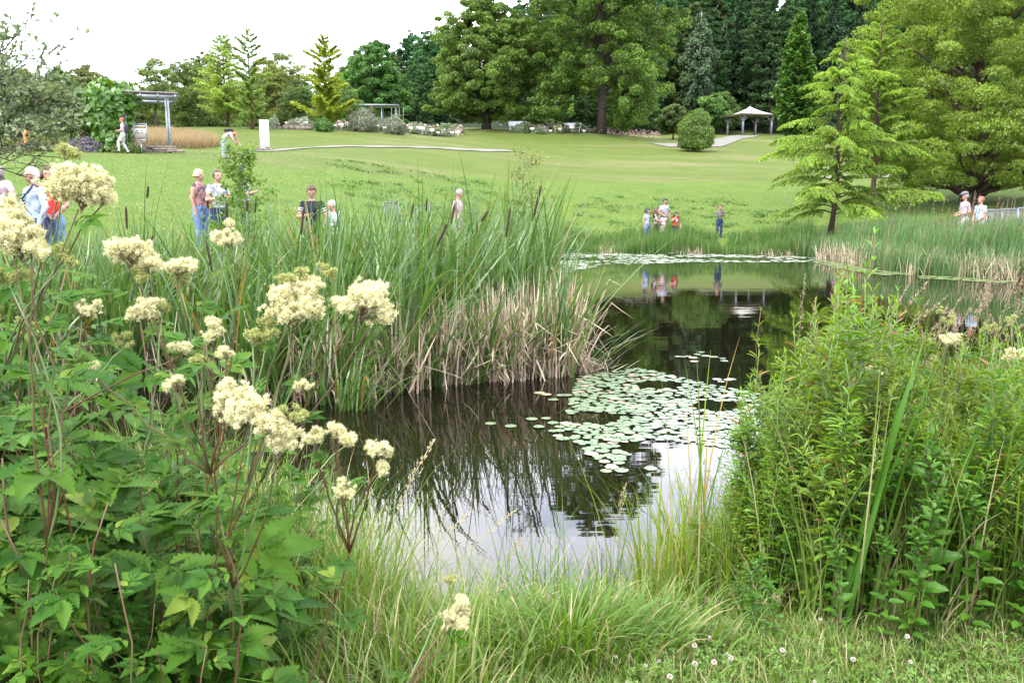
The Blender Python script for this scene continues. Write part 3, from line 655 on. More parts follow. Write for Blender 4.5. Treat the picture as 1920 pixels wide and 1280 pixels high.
leafy_mass('climbing_vine', 'column of large bright green heart-shaped leaves covering the pergola corner', 'vine', vp,
    [(0, 0, 2.55, 1.25, 1.1, .72), (-.1, 0, 1.9, 1.05, .95, .7), (.0, 0, 1.2, .85, .8, .7), (0.05, 0, .6, .8, .8, .6), (.3, .1, .15, .95, .8, .35)], 4600, .225, M_vine, seed=3, tmpl=HEART, stem=st)
st = MB(); bar(st, (0, 0, 0), (0, 0, 2.5), .06)
leafy_mass('climbing_vine', 'darker creeper with yellowish top hanging left of the big leaved vine', 'vine', gnd(135, 43.6),
    [(0, 0, 2.5, 1.6, 1.0, .5), (.5, 0, 1.6, .7, .7, 1.1), (-.9, .2, 1.8, 1.0, .8, .9), (.6, 0, .6, .5, .5, .7)], 6500, .13, M_vine2, seed=4, stem=st)
st = MB(); bar(st, (0, 0, 0), (0, 0, 1.2), .05)
leafy_mass('shrub', 'broad green shrub filling the pergola corner left of the creeper', 'shrub', gnd(55, 43.6),
    [(0, 0, 1.7, 1.9, 1.2, 1.3), (-2.2, .3, 1.6, 1.6, 1.2, 1.4), (.3, -.3, .8, 1.6, 1, .9)], 9000, .13, M_softleaf, seed=5, stem=st)
M_lav = leafmat('lavender_haze', (.08, .09, .07), (.15, .11, .19), tr=.1)
st = MB(); bar(st, (0, 0, 0), (0, 0, .3), .05)
leafy_mass('lavender_bush', 'low wide grey-purple lavender bush in the bed before the pergola', 'lavender', gnd(172, 42.6), [(0, 0, .3, 1.0, .7, .42), (-.9, .2, .25, .7, .6, .3)], 3500, .07, M_lav, seed=6, down=-1, stem=st)
leafy_mass('flower_bed_shrub', 'low green border shrub before the vine covered pergola corner', 'shrub', gnd(225, 42.6), [(0, 0, .2, .8, .5, .3), (-3.1, .2, .3, 1.2, .6, .45)], 2500, .09, M_softleaf, seed=7, stem=MB().add([(0, 0, 0), (.05, 0, 0), (0, 0, .2)], [[0, 1, 2]]))
st = MB(); [bar(st, (0, 0, 0), (x, y, 1.6), .05) for x, y in ((.5, .2), (-.5, .1), (0, -.4), (0, .4))]
leafy_mass('round_bush', 'round bush with yellowish top on the lawn left of the gazebo path', 'bush', ROUND_BUSH, [(0, 0, 1.5, 1.35, 1.35, 1.35), (.25, 0, 2.5, .95, .9, .95), (-.5, .2, 2.1, .9, .9, .9), (.6, -.2, 1.2, .9, .9, .95), (-.7, -.2, .9, .8, .8, .75), (.1, 0, .7, 1.3, 1.2, .6)], 26000, .11, M_linleaf, seed=75, stem=st, down=0)
# low dry-stone wall
mb = MB(); random.seed(3)
for r in range(3):
    x = -1.9
    while x < 1.0 - r * .25:
        w = random.uniform(.2, .5); box(mb, (x + w / 2, random.uniform(-.05, .05), .05 + r * .1), (w * .95, .35, .095), random.uniform(-.05, .05)); x += w
o = mb.build('stone_wall', M_stone); o.location = gnd(305, 43.5) - A(0, .3, -.02); tag(o, 'low dry-stone wall lying at the foot of the pergola post', 'wall')
# info board
g = thing('information_board', 'grey framed information board on a forked post beside the pergola', 'sign', gnd(266, 42.8), -.1)
mb = MB(); bar(mb, (0, 0, 0), (0, 0, .45), .03); bar(mb, (0, 0, .42), (-.22, 0, .64), .025); bar(mb, (0, 0, .42), (.22, 0, .64), .025); mb.build('post', M_steel, g)
mb = MB()
for s in (-1, 1): box(mb, (s * .31, 0, .99), (.045, .05, .78)); box(mb, (0, 0, .99 + s * .37), (.575, .046, .045))
mb.build('frame', M_steel, g)
mb = MB(); box(mb, (0, .0, 1.02), (.5, .02, .24)); box(mb, (0, 0, 1.27), (.5, .02, .05)); mb.build('panel', M_label, g)
mb = MB(); [box(mb, (-.2 + .05 * i, 0, .77), (.02, .02, .22)) for i in range(9)]; [box(mb, (x, -.012, z), (.16, .004, .05)) for x in (-.13, .1) for z in (1.05, .98)]; mb.build('slats', M_steel, g)

# dry grass meadow behind the pergola
M_dry = leafmat('dry_grass', (.24, .18, .085), (.36, .28, .15), tr=.25)
c0 = gnd(315, 59); n = 26000; ang = U(0, 2 * PI, n); rr = np.sqrt(U(0, 1, n))
bx = c0[0] + np.cos(ang) * rr * 3.3 - .2; by = c0[1] + np.sin(ang) * rr * 4.0
mb = MB(); blades(mb, np.stack([bx, by, land(bx, by)], 1), U(.3, .9, n), U(0, 6.3, n), U(0, .35, n), U(.1, .6, n), U(.014, .03, n), 3)
tag(mb.build('dry_meadow_grass', M_dry), 'round patch of tall dry golden grass left of the conifers', 'grass', kind='stuff')

# plant labels and bed shrubs
def mk_label():
    o = thing('plant_label', 'small white plant label on a stake in the flower beds', 'label', group='plant labels in the far flower beds')
    mb = MB(); bar(mb, (0, 0, 0), (0, 0, .32), .012, 4); mb.build('stake', M_steel, o); mb = MB(); box(mb, (0, -.02, .38), (.26, .02, .17), 0, 0, .5); mb.build('plate', M_label, o); return o
lv = Variants([mk_label()])
for (px, D) in [(537, 84), (575, 84), (560, 86), (640, 76), (628, 77), (655, 78), (674, 79), (708, 78), (722, 77), (745, 78), (770, 79), (792, 80), (810, 79), (822, 80), (848, 81), (858, 80), (690, 82), (733, 83), (785, 82), (800, 83), (832, 83), (1020, 92), (1032, 90), (1050, 91), (1072, 92), (1095, 90), (998, 90), (1060, 97), (960, 96), (940, 95)]:
    lv.place(0, gnd(px, D), U(-.5, .5), U(1.0, 1.6))
for k, px in enumerate((45, 58, 134, 167, 200, 212)):
    lv.place(0, gnd(px, 42.1 + .1 * (k % 2)), U(-.5, .5), .62, 'small white plant label in the bed before the pergola', 'plant labels in the pergola bed')
M_bedleaf = leafmat('bed_leaves', (.05, .10, .03), (.13, .18, .06), (.5, .45, .35), tr=.3, objvar=.35)
M_bedpale = leafmat('bed_silver_leaves', (.12, .17, .10), (.2, .25, .14), (.55, .35, .4), tr=.3, objvar=.3)
bs = []
for i in range(4):
    st = MB(); bar(st, (0, 0, 0), (0, 0, .4), .03)
    bs.append(leafy_mass('garden_plant', 'low leafy garden plant in the far flower beds', 'plant', (0, 0, 0), [(0, 0, .45, .6, .6, .5), (.4, .1, .3, .5, .4, .35), (-.4, .2, .35, .45, .4, .4 + .1 * i)], 1300, .13, [M_bedleaf, M_bedpale][i % 2], seed=120 + i, stem=st, down=-.2))
bsv = Variants(bs); random.seed(8)
for k in range(95):
    if k < 60: px = random.uniform(640, 870); D = 78 + (px - 640) / 230 * 4 + random.uniform(0, 9)
    elif k < 85: px = random.uniform(960, 1120); D = random.uniform(90, 99)
    else: px = random.uniform(500, 600); D = random.uniform(84, 90)
    if abs(px - 912) < 50: continue
    bsv.place(random.randrange(4), gnd(px, D), random.uniform(0, 6), (random.uniform(.4, 1.1), random.uniform(.4, 1.0), random.uniform(.4, 1.15)), None, 'plants in the far flower beds')
for px, D, s, lab in ((606, 75, 1.1, 'dark low bush at the foot of the yellow-green tree'), (680, 78, 1.9, 'large silvery bush among the plant labels'), (738, 77.5, 1.5, 'grey-green grassy bush in front of the steel shelter')):
    st = MB(); bar(st, (0, 0, 0), (0, 0, .4), .03)
    o = leafy_mass('bed_bush', lab, 'bush', gnd(px, D), [(0, 0, .45 * s, .62 * s, .6 * s, .5 * s), (.4 * s, .1, .3 * s, .4 * s, .4, .35 * s)], 3500, .11, M_darkleaf if s < 1.2 else M_bedpale, seed=int(px), stem=st)
M_pink = leafmat('bed_flowers', (.55, .25, .3), (.7, .6, .5), (.5, .2, .05), tr=.2)
n = 2600; px = np.concatenate([U(640, 870, n // 2), U(960, 1230, n // 2)]); D = np.where(px < 900, 79 + (px - 640) / 230 * 4 + U(0, 9, n), U(92, 102, n)); bx = (px - 960) / FPX * D * 1.005
mb = MB(); stamp(mb, RH, RHF, frames(rng.normal(size=(n, 3)), rdir(n, 1.)), U(.08, .2, n), np.stack([bx, D, land(bx, D) + U(.15, .75, n)], 1))
tag(mb.build('bed_blossoms', M_pink), 'scattered small pink and cream blossoms of the far flower beds', 'flowers', kind='stuff')
# steel shelter
g = thing('steel_shelter', 'low open grey steel frame shelter behind the flower beds', 'shelter', gnd(702, 96), .05)
mb = MB(); [box(mb, (x, y, 1.25), (.12, .12, 2.5)) for x in (-2.3, -.8, .9, 2.4) for y in (-1, 1)]; mb.build('post', M_steel, g)
mb = MB(); box(mb, (0, 0, 2.58), (5.4, 2.8, .12)); mb.build('roof', M_steel, g)
mb = MB(); [box(mb, (x, 1.07, 1.1), (.05, .04, 1.9)) for x in np.linspace(-2.2, 2.3, 16)]; mb.build('back_grille', M_mesh, g)
for px, lab in ((745, 'thin bundle of bare wooden stakes right of the steel shelter'),):
    g = thing('wooden_trellis', lab, 'trellis', gnd(px, 92)); mb = MB()
    for k in range(4): bar(mb, (-.6 + .4 * k, 0, 0), (-.55 + .4 * k, .1, 2.3), .035)
    mb.build('pole', M_wood, g); mb = MB(); bar(mb, (-.7, 0, 1.6), (.8, 0, 1.6), .035); mb.build('crossbar', M_wood, g)
g = thing('dark_stake', 'dark rough upright trunk standing before the steel shelter', 'post', gnd(697, 88)); mb = MB(); tube(mb, [(0, 0, 0), (.05, 0, 1.1), (0, 0, 2.3)], [.2, .17, .16], 8); mb.build('trunk', M_bark, g)
# white garden benches far off
def mk_bench(label, p, rz):
    o = thing('garden_bench', label, 'bench', p, rz)
    mb = MB(); box(mb, (0, 0, .45), (1.9, .45, .05)); mb.build('seat', M_white, o); mb = MB(); box(mb, (0, .22, .75), (1.9, .05, .45), rx=-.1); mb.build('backrest', M_white, o)
    for x in (-.8, .8):
        mb = MB(); box(mb, (x, 0, .21), (.06, .4, .42)); mb.build('leg', M_white, o)
mk_bench('white garden bench right of the broad round tree', gnd(971, 94), .1); mk_bench('white garden bench left of the huge trunk', gnd(1072, 94), -.1)
# stone edging rows
for k, (px, D, w) in enumerate(((553, 76, 3.5), (575, 79, 3.6))):
    mb = MB(); p = gnd(px, D); [box(mb, (x, .1 * math.sin(x * 3), .12), (.46, .3, .28), .1 * math.sin(x * 5)) for x in np.arange(-w / 2, w / 2, .5)]
    o = mb.build('stone_edging', M_stone); o.location = p; tag(o, ['nearer low row of edging stones on the lawn', 'farther low row of edging stones on the lawn'][k], 'stone edging')

# chairs
def mesh_chair(label, p, rz, M_, s=1.0, group=None, W=.6):
    o = thing('mesh_chair', label, 'chair', p, rz, group=group, scale=s)
    def grid(u0, u1, v0, v1, f, nu, nv, r):
        mb = MB()
        for k in range(nu): u = u0 + (u1 - u0) * k / (nu - 1); bar(mb, f(u, v0), f(u, v1), r, 4)
        for k in range(nv): v = v0 + (v1 - v0) * k / (nv - 1); bar(mb, f(u0, v), f(u1, v), r, 4)
        for a, b in (((u0, v0), (u1, v0)), ((u1, v0), (u1, v1)), ((u1, v1), (u0, v1)), ((u0, v1), (u0, v0))): bar(mb, f(*a), f(*b), r * 3, 6)
        return mb
    grid(-W / 2, W / 2, -.25, .25, lambda u, v: (u, v, .43 + .02 * v), 13, 10, .0065).build('seat', M_, o)
    grid(-W / 2, W / 2, .0, .55, lambda u, v: (u, .25 + v * .25, .45 + v), 13, 11, .0065).build('backrest', M_, o)
    for x in (-1, 1):
        for y in (-.22, .25):
            mb = MB(); bar(mb, (x * (W / 2 - .03), y, 0), (x * (W / 2 - .03), y, .43), .014); mb.build('leg', M_, o)
    for x in (-1, 1):
        mb = MB(); bar(mb, (x * W / 2, -.2, .63), (x * W / 2, .33, .65), .014); mb.build('armrest', M_, o)
    return o
mesh_chair('left one of two pale wire mesh chairs on the grass behind the reeds', gnd(744, 24), .5, M_mesh2, W=.42)
mesh_chair('right one of two pale wire mesh chairs, half hidden by reeds', gnd(781, 24.4), -.6, M_mesh2, W=.42, s=.95)
mesh_chair('dark grey mesh chair behind the cattails right of the man in pink', gnd(952, 22.0), .2, M_mesh)
for k, px in enumerate((1868, 1898, 1930)):
    mesh_chair(['grey mesh seat nearest the two women on the right bank', 'middle grey mesh seat of the row at the right edge', 'grey mesh seat cut off by the right edge of the photo'][k], gnd(px, 30.6), -.08, M_mesh, W=.54)

# ------------------------------------------------------------------ people
SKIN = mat('skin', (.38, .21, .15), .55, var=.12, nscale=20)
M_mouth = mat('lips', (.30, .08, .07), .5); M_eye = mat('eye', (.02, .015, .012), .3); M_shoe = mat('shoe', (.05, .045, .045), .6)
_mc = {}
def cm(c, c2=None, sc=14.0):
    k = (c, c2, sc)
    if k not in _mc: _mc[k] = mat('cloth', c, .85, var=.18, nscale=sc, c2=c2, spec=.2)
    return _mc[k]
def rot2(v, a): c, s = math.cos(a), math.sin(a); return (v[0] * c - v[1] * s, v[0] * s + v[1] * c)
def person(label, p, h, face, shirt, legs, hair, J=None, sleeve=.55, short=False, hairlen=0, hips=1.0, dress=None, female=False, shoe=None, kid=False, stripes=None, skin=None, long_sleeve=False, lean=0.0, headtilt=0.0, group=None, print_=None):
    """face: heading angle (0 looks toward +Y); joints in units of height"""
    hk = 1.28 if kid else 1.0
    sw = .088 if female else .098
    if kid: sw = .088
    j = dict(pel=(0, 0, .52), wai=(0, 0, .60), che=(0, .0, .74), nec=(0, -.005, .822), hed=(0, .012, .908 if not kid else .893))
    for s, S_ in ((-1, 'l'), (1, 'r')):
        j['sh' + S_] = (s * sw, -.005, .785); j['el' + S_] = (s * (sw + .038), -.015, .63); j['wr' + S_] = (s * (sw + .045), .03, .485)
        j['hi' + S_] = (s * .052, 0, .50); j['kn' + S_] = (s * .058, .01, .275); j['an' + S_] = (s * .06, -.01, .045); j['to' + S_] = (s * .068, .085, .018)
    if J: j.update(J)
    if lean:
        for k in ('wai', 'che', 'nec', 'hed', 'shl', 'shr', 'ell', 'elr', 'wrl', 'wrr'):
            if J and k in J and k[:2] in ('wr', 'el'): continue
            x, y, z = j[k]; dz = z - .52; j[k] = (x, y + math.sin(lean) * dz, .52 + math.cos(lean) * dz)
    j = {k: np.array(v, float) * h for k, v in j.items()}
    mb = MB()
    def limb(a, b, r0, r1, ext=0.0, mid=None):
        a, b = j[a] if isinstance(a, str) else a, j[b] if isinstance(b, str) else b
        t = np.linspace(0, 1, 7)[:, None]; P = a + (b - a) * t; R_ = (r0 + (r1 - r0) * t[:, 0]) * (1 + .10 * np.sin(t[:, 0] * PI))
        if mid: R_ = R_ * (1 + mid * np.sin(np.clip(t[:, 0] * 1.6, 0, 1) * PI))
        tube(mb, P, R_ * h, 10); ellipsoid(mb, a, (r0 * h,) * 3); ellipsoid(mb, b, (r1 * h,) * 3)
    cloth = 1.12
    for S_ in 'lr':
        limb('hi' + S_, 'kn' + S_, .050 * cloth * hips, .034 * cloth); limb('kn' + S_, 'an' + S_, .034 * cloth, .024 * cloth, mid=.12)
        limb('sh' + S_, 'el' + S_, .029, .023); limb('el' + S_, 'wr' + S_, .024, .015)
        limb('an' + S_, 'to' + S_, .026, .019)
    def ring_loft(pts):
        k = 14; a = np.arange(k) * 2 * PI / k; V_ = []
        xdir = nrm(j['shr'] - j['shl'])
        for i, (c, rx, ry) in enumerate(pts):
            q0 = pts[max(i - 1, 0)][0]; q1 = pts[min(i + 1, len(pts) - 1)][0]; up = nrm(np.array(q1) - np.array(q0)); yd = nrm(np.cross(up, xdir)); V_.append(np.array(c) + h * (rx * np.cos(a)[:, None] * xdir + ry * np.sin(a)[:, None] * yd))
        V_ = np.array(V_); n = len(pts); base = mb.n; idx = np.arange((n - 1) * k).reshape(n - 1, k)
        mb.add(V_.reshape(-1, 3), np.stack([idx, np.roll(idx, -1, 1), np.roll(idx, -1, 1) + k, idx + k], -1).reshape(-1, 4))
        mb.f.append((np.array([[base + i for i in range(k)][::-1]]), 0)); mb.f.append((np.array([[base + (n - 1) * k + i for i in range(k)]]), 0))
    bl_ = 1.0 if not kid else .92
    def L3(a, b, t): return j[a] + (j[b] - j[a]) * t
    ring_loft([(L3('pel', 'wai', -.55), .072 * hips, .055), (j['pel'], .090 * hips * bl_, .066 * hips), (L3('pel', 'wai', .6), .086 * hips * bl_, .064 * hips), (j['wai'], .080 * hips * bl_, .060 * hips), (L3('wai', 'che', .5), .088 * bl_, .064), (j['che'], .096 * bl_, .066), (L3('che', 'nec', .42), .098 * bl_, .054), (L3('che', 'nec', .72), .078, .044), (L3('che', 'nec', .9), .045, .036), (j['nec'], .030, .03)])
    limb('nec', 'hed', .030, .028)
    hr = h * hk; ht = headtilt + lean * .6
    RX = np.array(Matrix.Rotation(-ht, 3, 'X'))
    def hp(x, y, z): return j['hed'] + RX @ (A(x, y, z) * hr)
    ellipsoid(mb, hp(0, -.004, .006), A(.044, .055, .058) * hr, 16, 12, R=RX); ellipsoid(mb, hp(0, .014, -.022), A(.034, .038, .042) * hr, 14, 10, R=RX)
    ellipsoid(mb, hp(0, .054, -.010), A(.0085, .013, .016) * hr, 8, 6, R=RX)
    for s in (-1, 1): ellipsoid(mb, hp(s * .044, -.002, -.006), A(.006, .010, .016) * hr, 8, 6, R=RX); ellipsoid(mb, hp(s * .018, .043, .012), A(.013, .01, .006) * hr, 8, 6, R=RX)
    # hands: palm, four bent fingers of unequal length and a thumb
    for s, S_ in ((-1, 'l'), (1, 'r')):
        w, e = j['wr' + S_], j['el' + S_]; d = nrm(w - e); inw = nrm(np.cross(d, A(0, 0, 1) if abs(d[2]) < .9 else A(0, 1, 0))); nrmv = nrm(np.cross(inw, d))
        pc_ = w + d * .022 * h; Rp = np.stack([inw, d, nrmv], 1); ellipsoid(mb, pc_, A(.016, .024, .0085) * h, 10, 8, R=Rp)
        for q in range(4):
            o_ = pc_ + inw * (.0105 - q * .007) * h + d * .016 * h; fl = [.030, .034, .032, .025][q] * h
            tube(mb, [o_, o_ + d * fl * .5 + nrmv * fl * .08, o_ + d * fl * .85 + nrmv * fl * .35, o_ + d * fl + nrmv * fl * .6], A(.0040, .0038, .0034, .0026) * h, 6)
        tube(mb, [pc_ + inw * .010 * h, pc_ + inw * .022 * h + d * .010 * h, pc_ + inw * .024 * h + d * .024 * h + nrmv * .005 * h], A(.0055, .0048, .0036) * h, 6)
    tmp = mb.build('tmp', []); md = tmp.modifiers.new('r', 'REMESH'); md.mode = 'VOXEL'; md.voxel_size = .0105 * h / 1.7; md2 = tmp.modifiers.new('s', 'SMOOTH'); md2.factor = .5; md2.iterations = 2
    me = bpy.data.meshes.new_from_object(tmp.evaluated_get(bpy.context.evaluated_depsgraph_get())); bpy.data.objects.remove(tmp)
    n = len(me.vertices); co = np.empty(n * 3, np.float32); me.vertices.foreach_get('co', co); co = co.reshape(-1, 3).astype(float)
    # small folds of cloth below the neck
    zz = co[:, 2] / h; nor = np.empty(n * 3, np.float32); me.vertices.foreach_get('normal', nor); nor = nor.reshape(-1, 3)
    am = .0055 * h * np.where((zz < .80) & (zz > .08), 1, 0); co += nor * (am * np.sin(co[:, 2] * 46 / h + 5 * np.sin(co[:, 0] * 24 / h) + 3 * np.sin(co[:, 1] * 30 / h)))[:, None]
    me.vertices.foreach_set('co', co.astype(np.float32).ravel()); me.polygons.foreach_set('use_smooth', np.ones(len(me.polygons), bool))
    fc = np.empty(len(me.polygons) * 3, np.float32); me.polygons.foreach_get('center', fc); fc = fc.reshape(-1, 3)
    bones = [('pel', 'che', .08, 'T'), ('che', 'nec', .07, 'N'), ('nec', 'hed', .03, 'S')]
    for S_ in 'lr': bones += [('sh' + S_, 'el' + S_, .03, 'U'), ('el' + S_, 'wr' + S_, .02, 'F'), ('hi' + S_, 'kn' + S_, .045, 'G'), ('kn' + S_, 'an' + S_, .03, 'K'), ('an' + S_, 'to' + S_, .022, 'B')]
    best = np.full(len(fc), 1e9); mi = np.zeros(len(fc), int)
    for a, b, r, k in bones:
        a, b = j[a], j[b]; e = b - a; t_ = ((fc - a) @ e) / (e @ e); t = np.clip(t_, 0, 1); dd = np.linalg.norm(fc - a - t[:, None] * e, axis=1) - r * h
        if k == 'T': m_ = np.where(t < .14, 2, 1)
        elif k == 'N': m_ = np.where(t < .86, 1, 0)
        elif k == 'S': m_ = np.zeros(len(fc), int)
        elif k == 'U': m_ = np.where(t < (1.1 if long_sleeve else sleeve), 1, 0); m_ = np.where((stripes is not None) & (((t > sleeve - .14) & (t < sleeve - .07)) | ((t > sleeve - .28) & (t < sleeve - .21))), 4, m_)
        elif k == 'F': m_ = np.where((t_ < .93) & long_sleeve, 1, 0)
        elif k == 'G': m_ = np.where((t < .62) if short else (t < 2), 2, 0)
        elif k == 'K': m_ = np.full(len(fc), 0 if short else 2)
        else: m_ = np.full(len(fc), 3)
        if dress is not None: m_ = np.where(m_ == 2, 0 if k in 'GK' else 1, m_)
        u = dd < best; best[u] = dd[u]; mi[u] = m_[u]
    hd = np.linalg.norm((fc - j['hed']), axis=1) < .072 * hr; mi[hd & (mi == 1)] = 0
    me.polygons.foreach_set('material_index', mi.astype(np.int32))
    for M_ in (skin or SKIN, shirt, legs, shoe or M_shoe, stripes or M_white): me.materials.append(M_)
    root = thing('person', label, 'person', p, face, group=group)
    body = bpy.data.objects.new('body', me); COL.objects.link(body); body.parent = root
    # face details
    mb = MB()
    for s in (-1, 1): ellipsoid(mb, hp(s * .018, .0475, .003), A(.0062, .004, .0035) * hr, 8, 6, R=RX)
    mb.build('eyes', M_eye, root); mb = MB(); ellipsoid(mb, hp(0, .050, -.037), A(.013, .004, .0035) * hr, 8, 6, R=RX); mb.build('mouth', M_mouth, root)
    # hair: cap over crown, sides and back, with longer strands if asked
    mb = MB(); ellipsoid(mb, (0, 0, 0), (1, 1, 1), 22, 16)
    V_ = mb.v[0]; nv = len(V_)
    front = V_[:, 1] > .30; low = V_[:, 2] < .42 - .25 * (1 - np.abs(V_[:, 0]))
    side = (V_[:, 2] < -.35); scale = np.ones(nv) * 1.0
    bad = (front & (V_[:, 2] < .55)) | (side & (V_[:, 1] > -.1)) | (V_[:, 2] < -.75)
    scale[bad] = .80
    jit = 1 + .05 * np.sin(V_[:, 0] * 9 + V_[:, 2] * 7) + rng.normal(size=nv) * .02
    thick = .061 if not female else .066
    W_ = V_ * (scale * jit)[:, None] * A(.051, thick, .062) * hr; mb.v[0] = np.array([j['hed'] + RX @ (w + A(0, -.008, .010) * hr) for w in W_])
    if hairlen:
        for k in range(26):
            a = PI + (k / 25 - .5) * 4.2; q = A(math.sin(a) * .046, math.cos(a) * .052 - .008, .0) * hr
            L_ = hairlen * hr * U(.8, 1.1); st_ = j['hed'] + RX @ q
            tube(mb, [st_ + RX @ (A(0, 0, .035) * hr), st_, st_ + A(q[0] * .3, q[1] * .3, -L_ * .5), st_ + A(q[0] * .15, q[1] * .2, -L_)], A(.007, .012, .011, .004) * hr, 6)
    mb.build('hair', hair, root, smooth=True)
    if dress is not None:
        mb = MB(); k = 22; a = np.arange(k) * 2 * PI / k; rows = []
        zt, zb = dress
        for i in range(9):
            t = i / 8; z = zt + (zb - zt) * t; w = (.085 + .055 * t) * (1 + .07 * t * np.sin(a * 5 + 1)); rows.append(np.stack([w * np.cos(a), w * .8 * np.sin(a), np.full(k, z)], 1) * h + A(*(j['pel'] * A(1, 1, 0))))
        idx = np.arange(8 * k).reshape(8, k); mb.add(np.array(rows).reshape(-1, 3), np.stack([idx, np.roll(idx, -1, 1), np.roll(idx, -1, 1) + k, idx + k], -1).reshape(-1, 4)); mb.build('dress_skirt', shirt, root, smooth=True)
    if print_ is not None:
        mb = MB(); box(mb, j['che'] + A(0, .069, -.03) * h, (.075 * h, .008, .085 * h), rx=-lean); mb.build('shirt_print', print_[0], root); mb = MB(); ellipsoid(mb, j['che'] + A(0, .075, -.055) * h, A(.026, .006, .026) * h); mb.build('shirt_emblem', print_[1], root)
    return root
def small_bag(name, label, cat, p, face, off, size, M_, strap=None, M2=None, h=1.7):
    """a rounded bag with a strap"""
    o = thing(name, label, cat, p, face); mb = MB(); c = A(*off)
    ellipsoid(mb, c, A(*size) * .5, 14, 10); v = mb.v[0] - c; v = np.sign(v) * np.abs(v / (A(*size) * .5)) ** .6 * A(*size) * .5; mb.v[0] = v + c; mb.build('body', M_, o, smooth=True)
    if strap: mb = MB(); tube(mb, [A(*s) for s in strap], [.014] * len(strap), 6); mb.build('strap', M2 or M_dark, o)
    return o
HAIR_W = mat('white_hair', (.60, .60, .58), .7, nscale=60, var=.3); HAIR_G = mat('grey_hair', (.30, .28, .26), .7, nscale=60, var=.4); HAIR_BR = mat('brown_hair', (.10, .05, .03), .6, nscale=60, var=.5)
HAIR_BK = mat('black_hair', (.015, .012, .012), .5, nscale=60, var=.4); HAIR_BL = mat('blond_hair', (.55, .42, .22), .6, nscale=60, var=.35); HAIR_RED = mat('red_hair', (.35, .10, .04), .6, nscale=60, var=.4)
JEAN = cm((.10, .16, .30), (.16, .24, .42), 9); NAVY = cm((.02, .03, .08)); CREAM = cm((.36, .35, .31)); WHITE_C = cm((.5, .5, .52)); LTBLUE = cm((.25, .31, .40), (.32, .38, .46), 9)
ARMS_FOLD = dict(ell=(-.15, .02, .65), elr=(.15, .02, .65), wrl=(.02, .10, .645), wrr=(-.03, .095, .625))
HOLD = dict(ell=(-.14, .02, .64), elr=(.14, .02, .64), wrl=(-.035, .13, .66), wrr=(.035, .13, .66))
def mrg(*d):
    r = {}
    for x in d: r.update(x)
    return r
# facing: 0 looks away (+Y); pi looks to the camera
def feet(px, D): return gnd(px, D)
person('grey-haired woman in a pale pink top at the left edge, arms folded', stand(9, 12.4, 1.66, 300), 1.66, PI + .2, cm((.38, .30, .33), (.44, .38, .40), 5), CREAM, HAIR_G, ARMS_FOLD, female=True, hairlen=.07)
small_bag('shoulder_bag', 'dark grey shoulder bag carried by the woman at the left edge', 'bag', stand(9, 12.4, 1.66, 300), PI + .2, (.16, .10, 1.02), (.34, .14, .26), cm((.05, .06, .06)), strap=[(.16, .06, 1.13), (.08, .13, 1.32), (-.12, .02, 1.38)])
person('white-haired man in a light blue shirt with a dark shoulder strap', stand(78, 13.6, 1.75, 308), 1.75, PI - .55, LTBLUE, NAVY, HAIR_W, mrg(dict(ell=(-.15, .0, .64), elr=(.15, .02, .64), wrl=(-.12, .06, .49), wrr=(.05, .12, .58))), long_sleeve=True, hips=1.1)
small_bag('shoulder_bag', 'small dark bag with a wide strap hanging on the man in light blue', 'bag', stand(78, 13.6, 1.75, 308), PI - .55, (.22, -.02, .92), (.12, .22, .26), NAVY, strap=[(.2, .0, 1.0), (.08, .14, 1.25), (-.1, .06, 1.45), (-.1, -.08, 1.4)], M2=NAVY)
person('brown-haired woman in a red top and blue jeans, hands clasped', stand(104, 13.2, 1.7, 309), 1.72, PI + .6, cm((.62, .06, .05)), JEAN, HAIR_BR, mrg(dict(ell=(-.14, .03, .64), elr=(.14, .03, .64), wrl=(-.02, .12, .54), wrr=(.03, .12, .54))), female=True, hairlen=.05, hips=1.08)
person('blond woman in a dark flowered top and jeans standing in profile', stand(380, 20.5, 1.68, 313), 1.68, -PI / 2 - .3, cm((.03, .04, .07), (.45, .22, .18), 9), JEAN, HAIR_BL, mrg(dict(ell=(-.13, .03, .63), wrl=(-.10, .12, .56))), female=True, sleeve=.1, hairlen=.02, hips=1.1)
small_bag('shoulder_bag', 'red and black patterned shoulder bag at the blond woman\'s side', 'bag', stand(380, 20.5, 1.68, 313), -PI / 2 - .3, (-.2, -.12, .92), (.16, .34, .32), cm((.35, .03, .04), (.03, .03, .03), 12), strap=[(-.18, -.1, 1.06), (-.12, -.04, 1.36), (.02, .02, 1.42)])
person('man in a pale top with dark hair partly hidden by the leafy sapling', stand(415, 20.3, 1.72, 315), 1.74, PI + .8, cm((.5, .5, .52), (.15, .16, .2), 12), NAVY, HAIR_BR, HOLD)
person('dark-haired person in a blue and white checked shirt behind the sapling', stand(461, 20.3, 1.74, 309), 1.76, -PI / 2, cm((.55, .60, .68), (.10, .14, .25), 14), NAVY, HAIR_BK, mrg(HOLD))
person('young man in a black t-shirt with white sleeve stripes looking down at his hands', stand(590, 18.6, 1.8, 341), 1.80, PI + .15, cm((.018, .02, .028)), cm((.03, .04, .07)), HAIR_BR, mrg(HOLD, dict(ell=(-.15, .0, .63), wrl=(-.145, .03, .48))), headtilt=.55, stripes=WHITE_C, sleeve=.62)
mb = MB(); box(mb, (.0, .26, 1.20), (.075, .14, .012), rx=.5); o = mb.build('mobile_phone', M_dark); o.location = stand(590, 18.6, 1.8, 341); o.rotation_euler[2] = PI + .15; tag(o, 'dark phone held by the young man in the black t-shirt', 'phone')
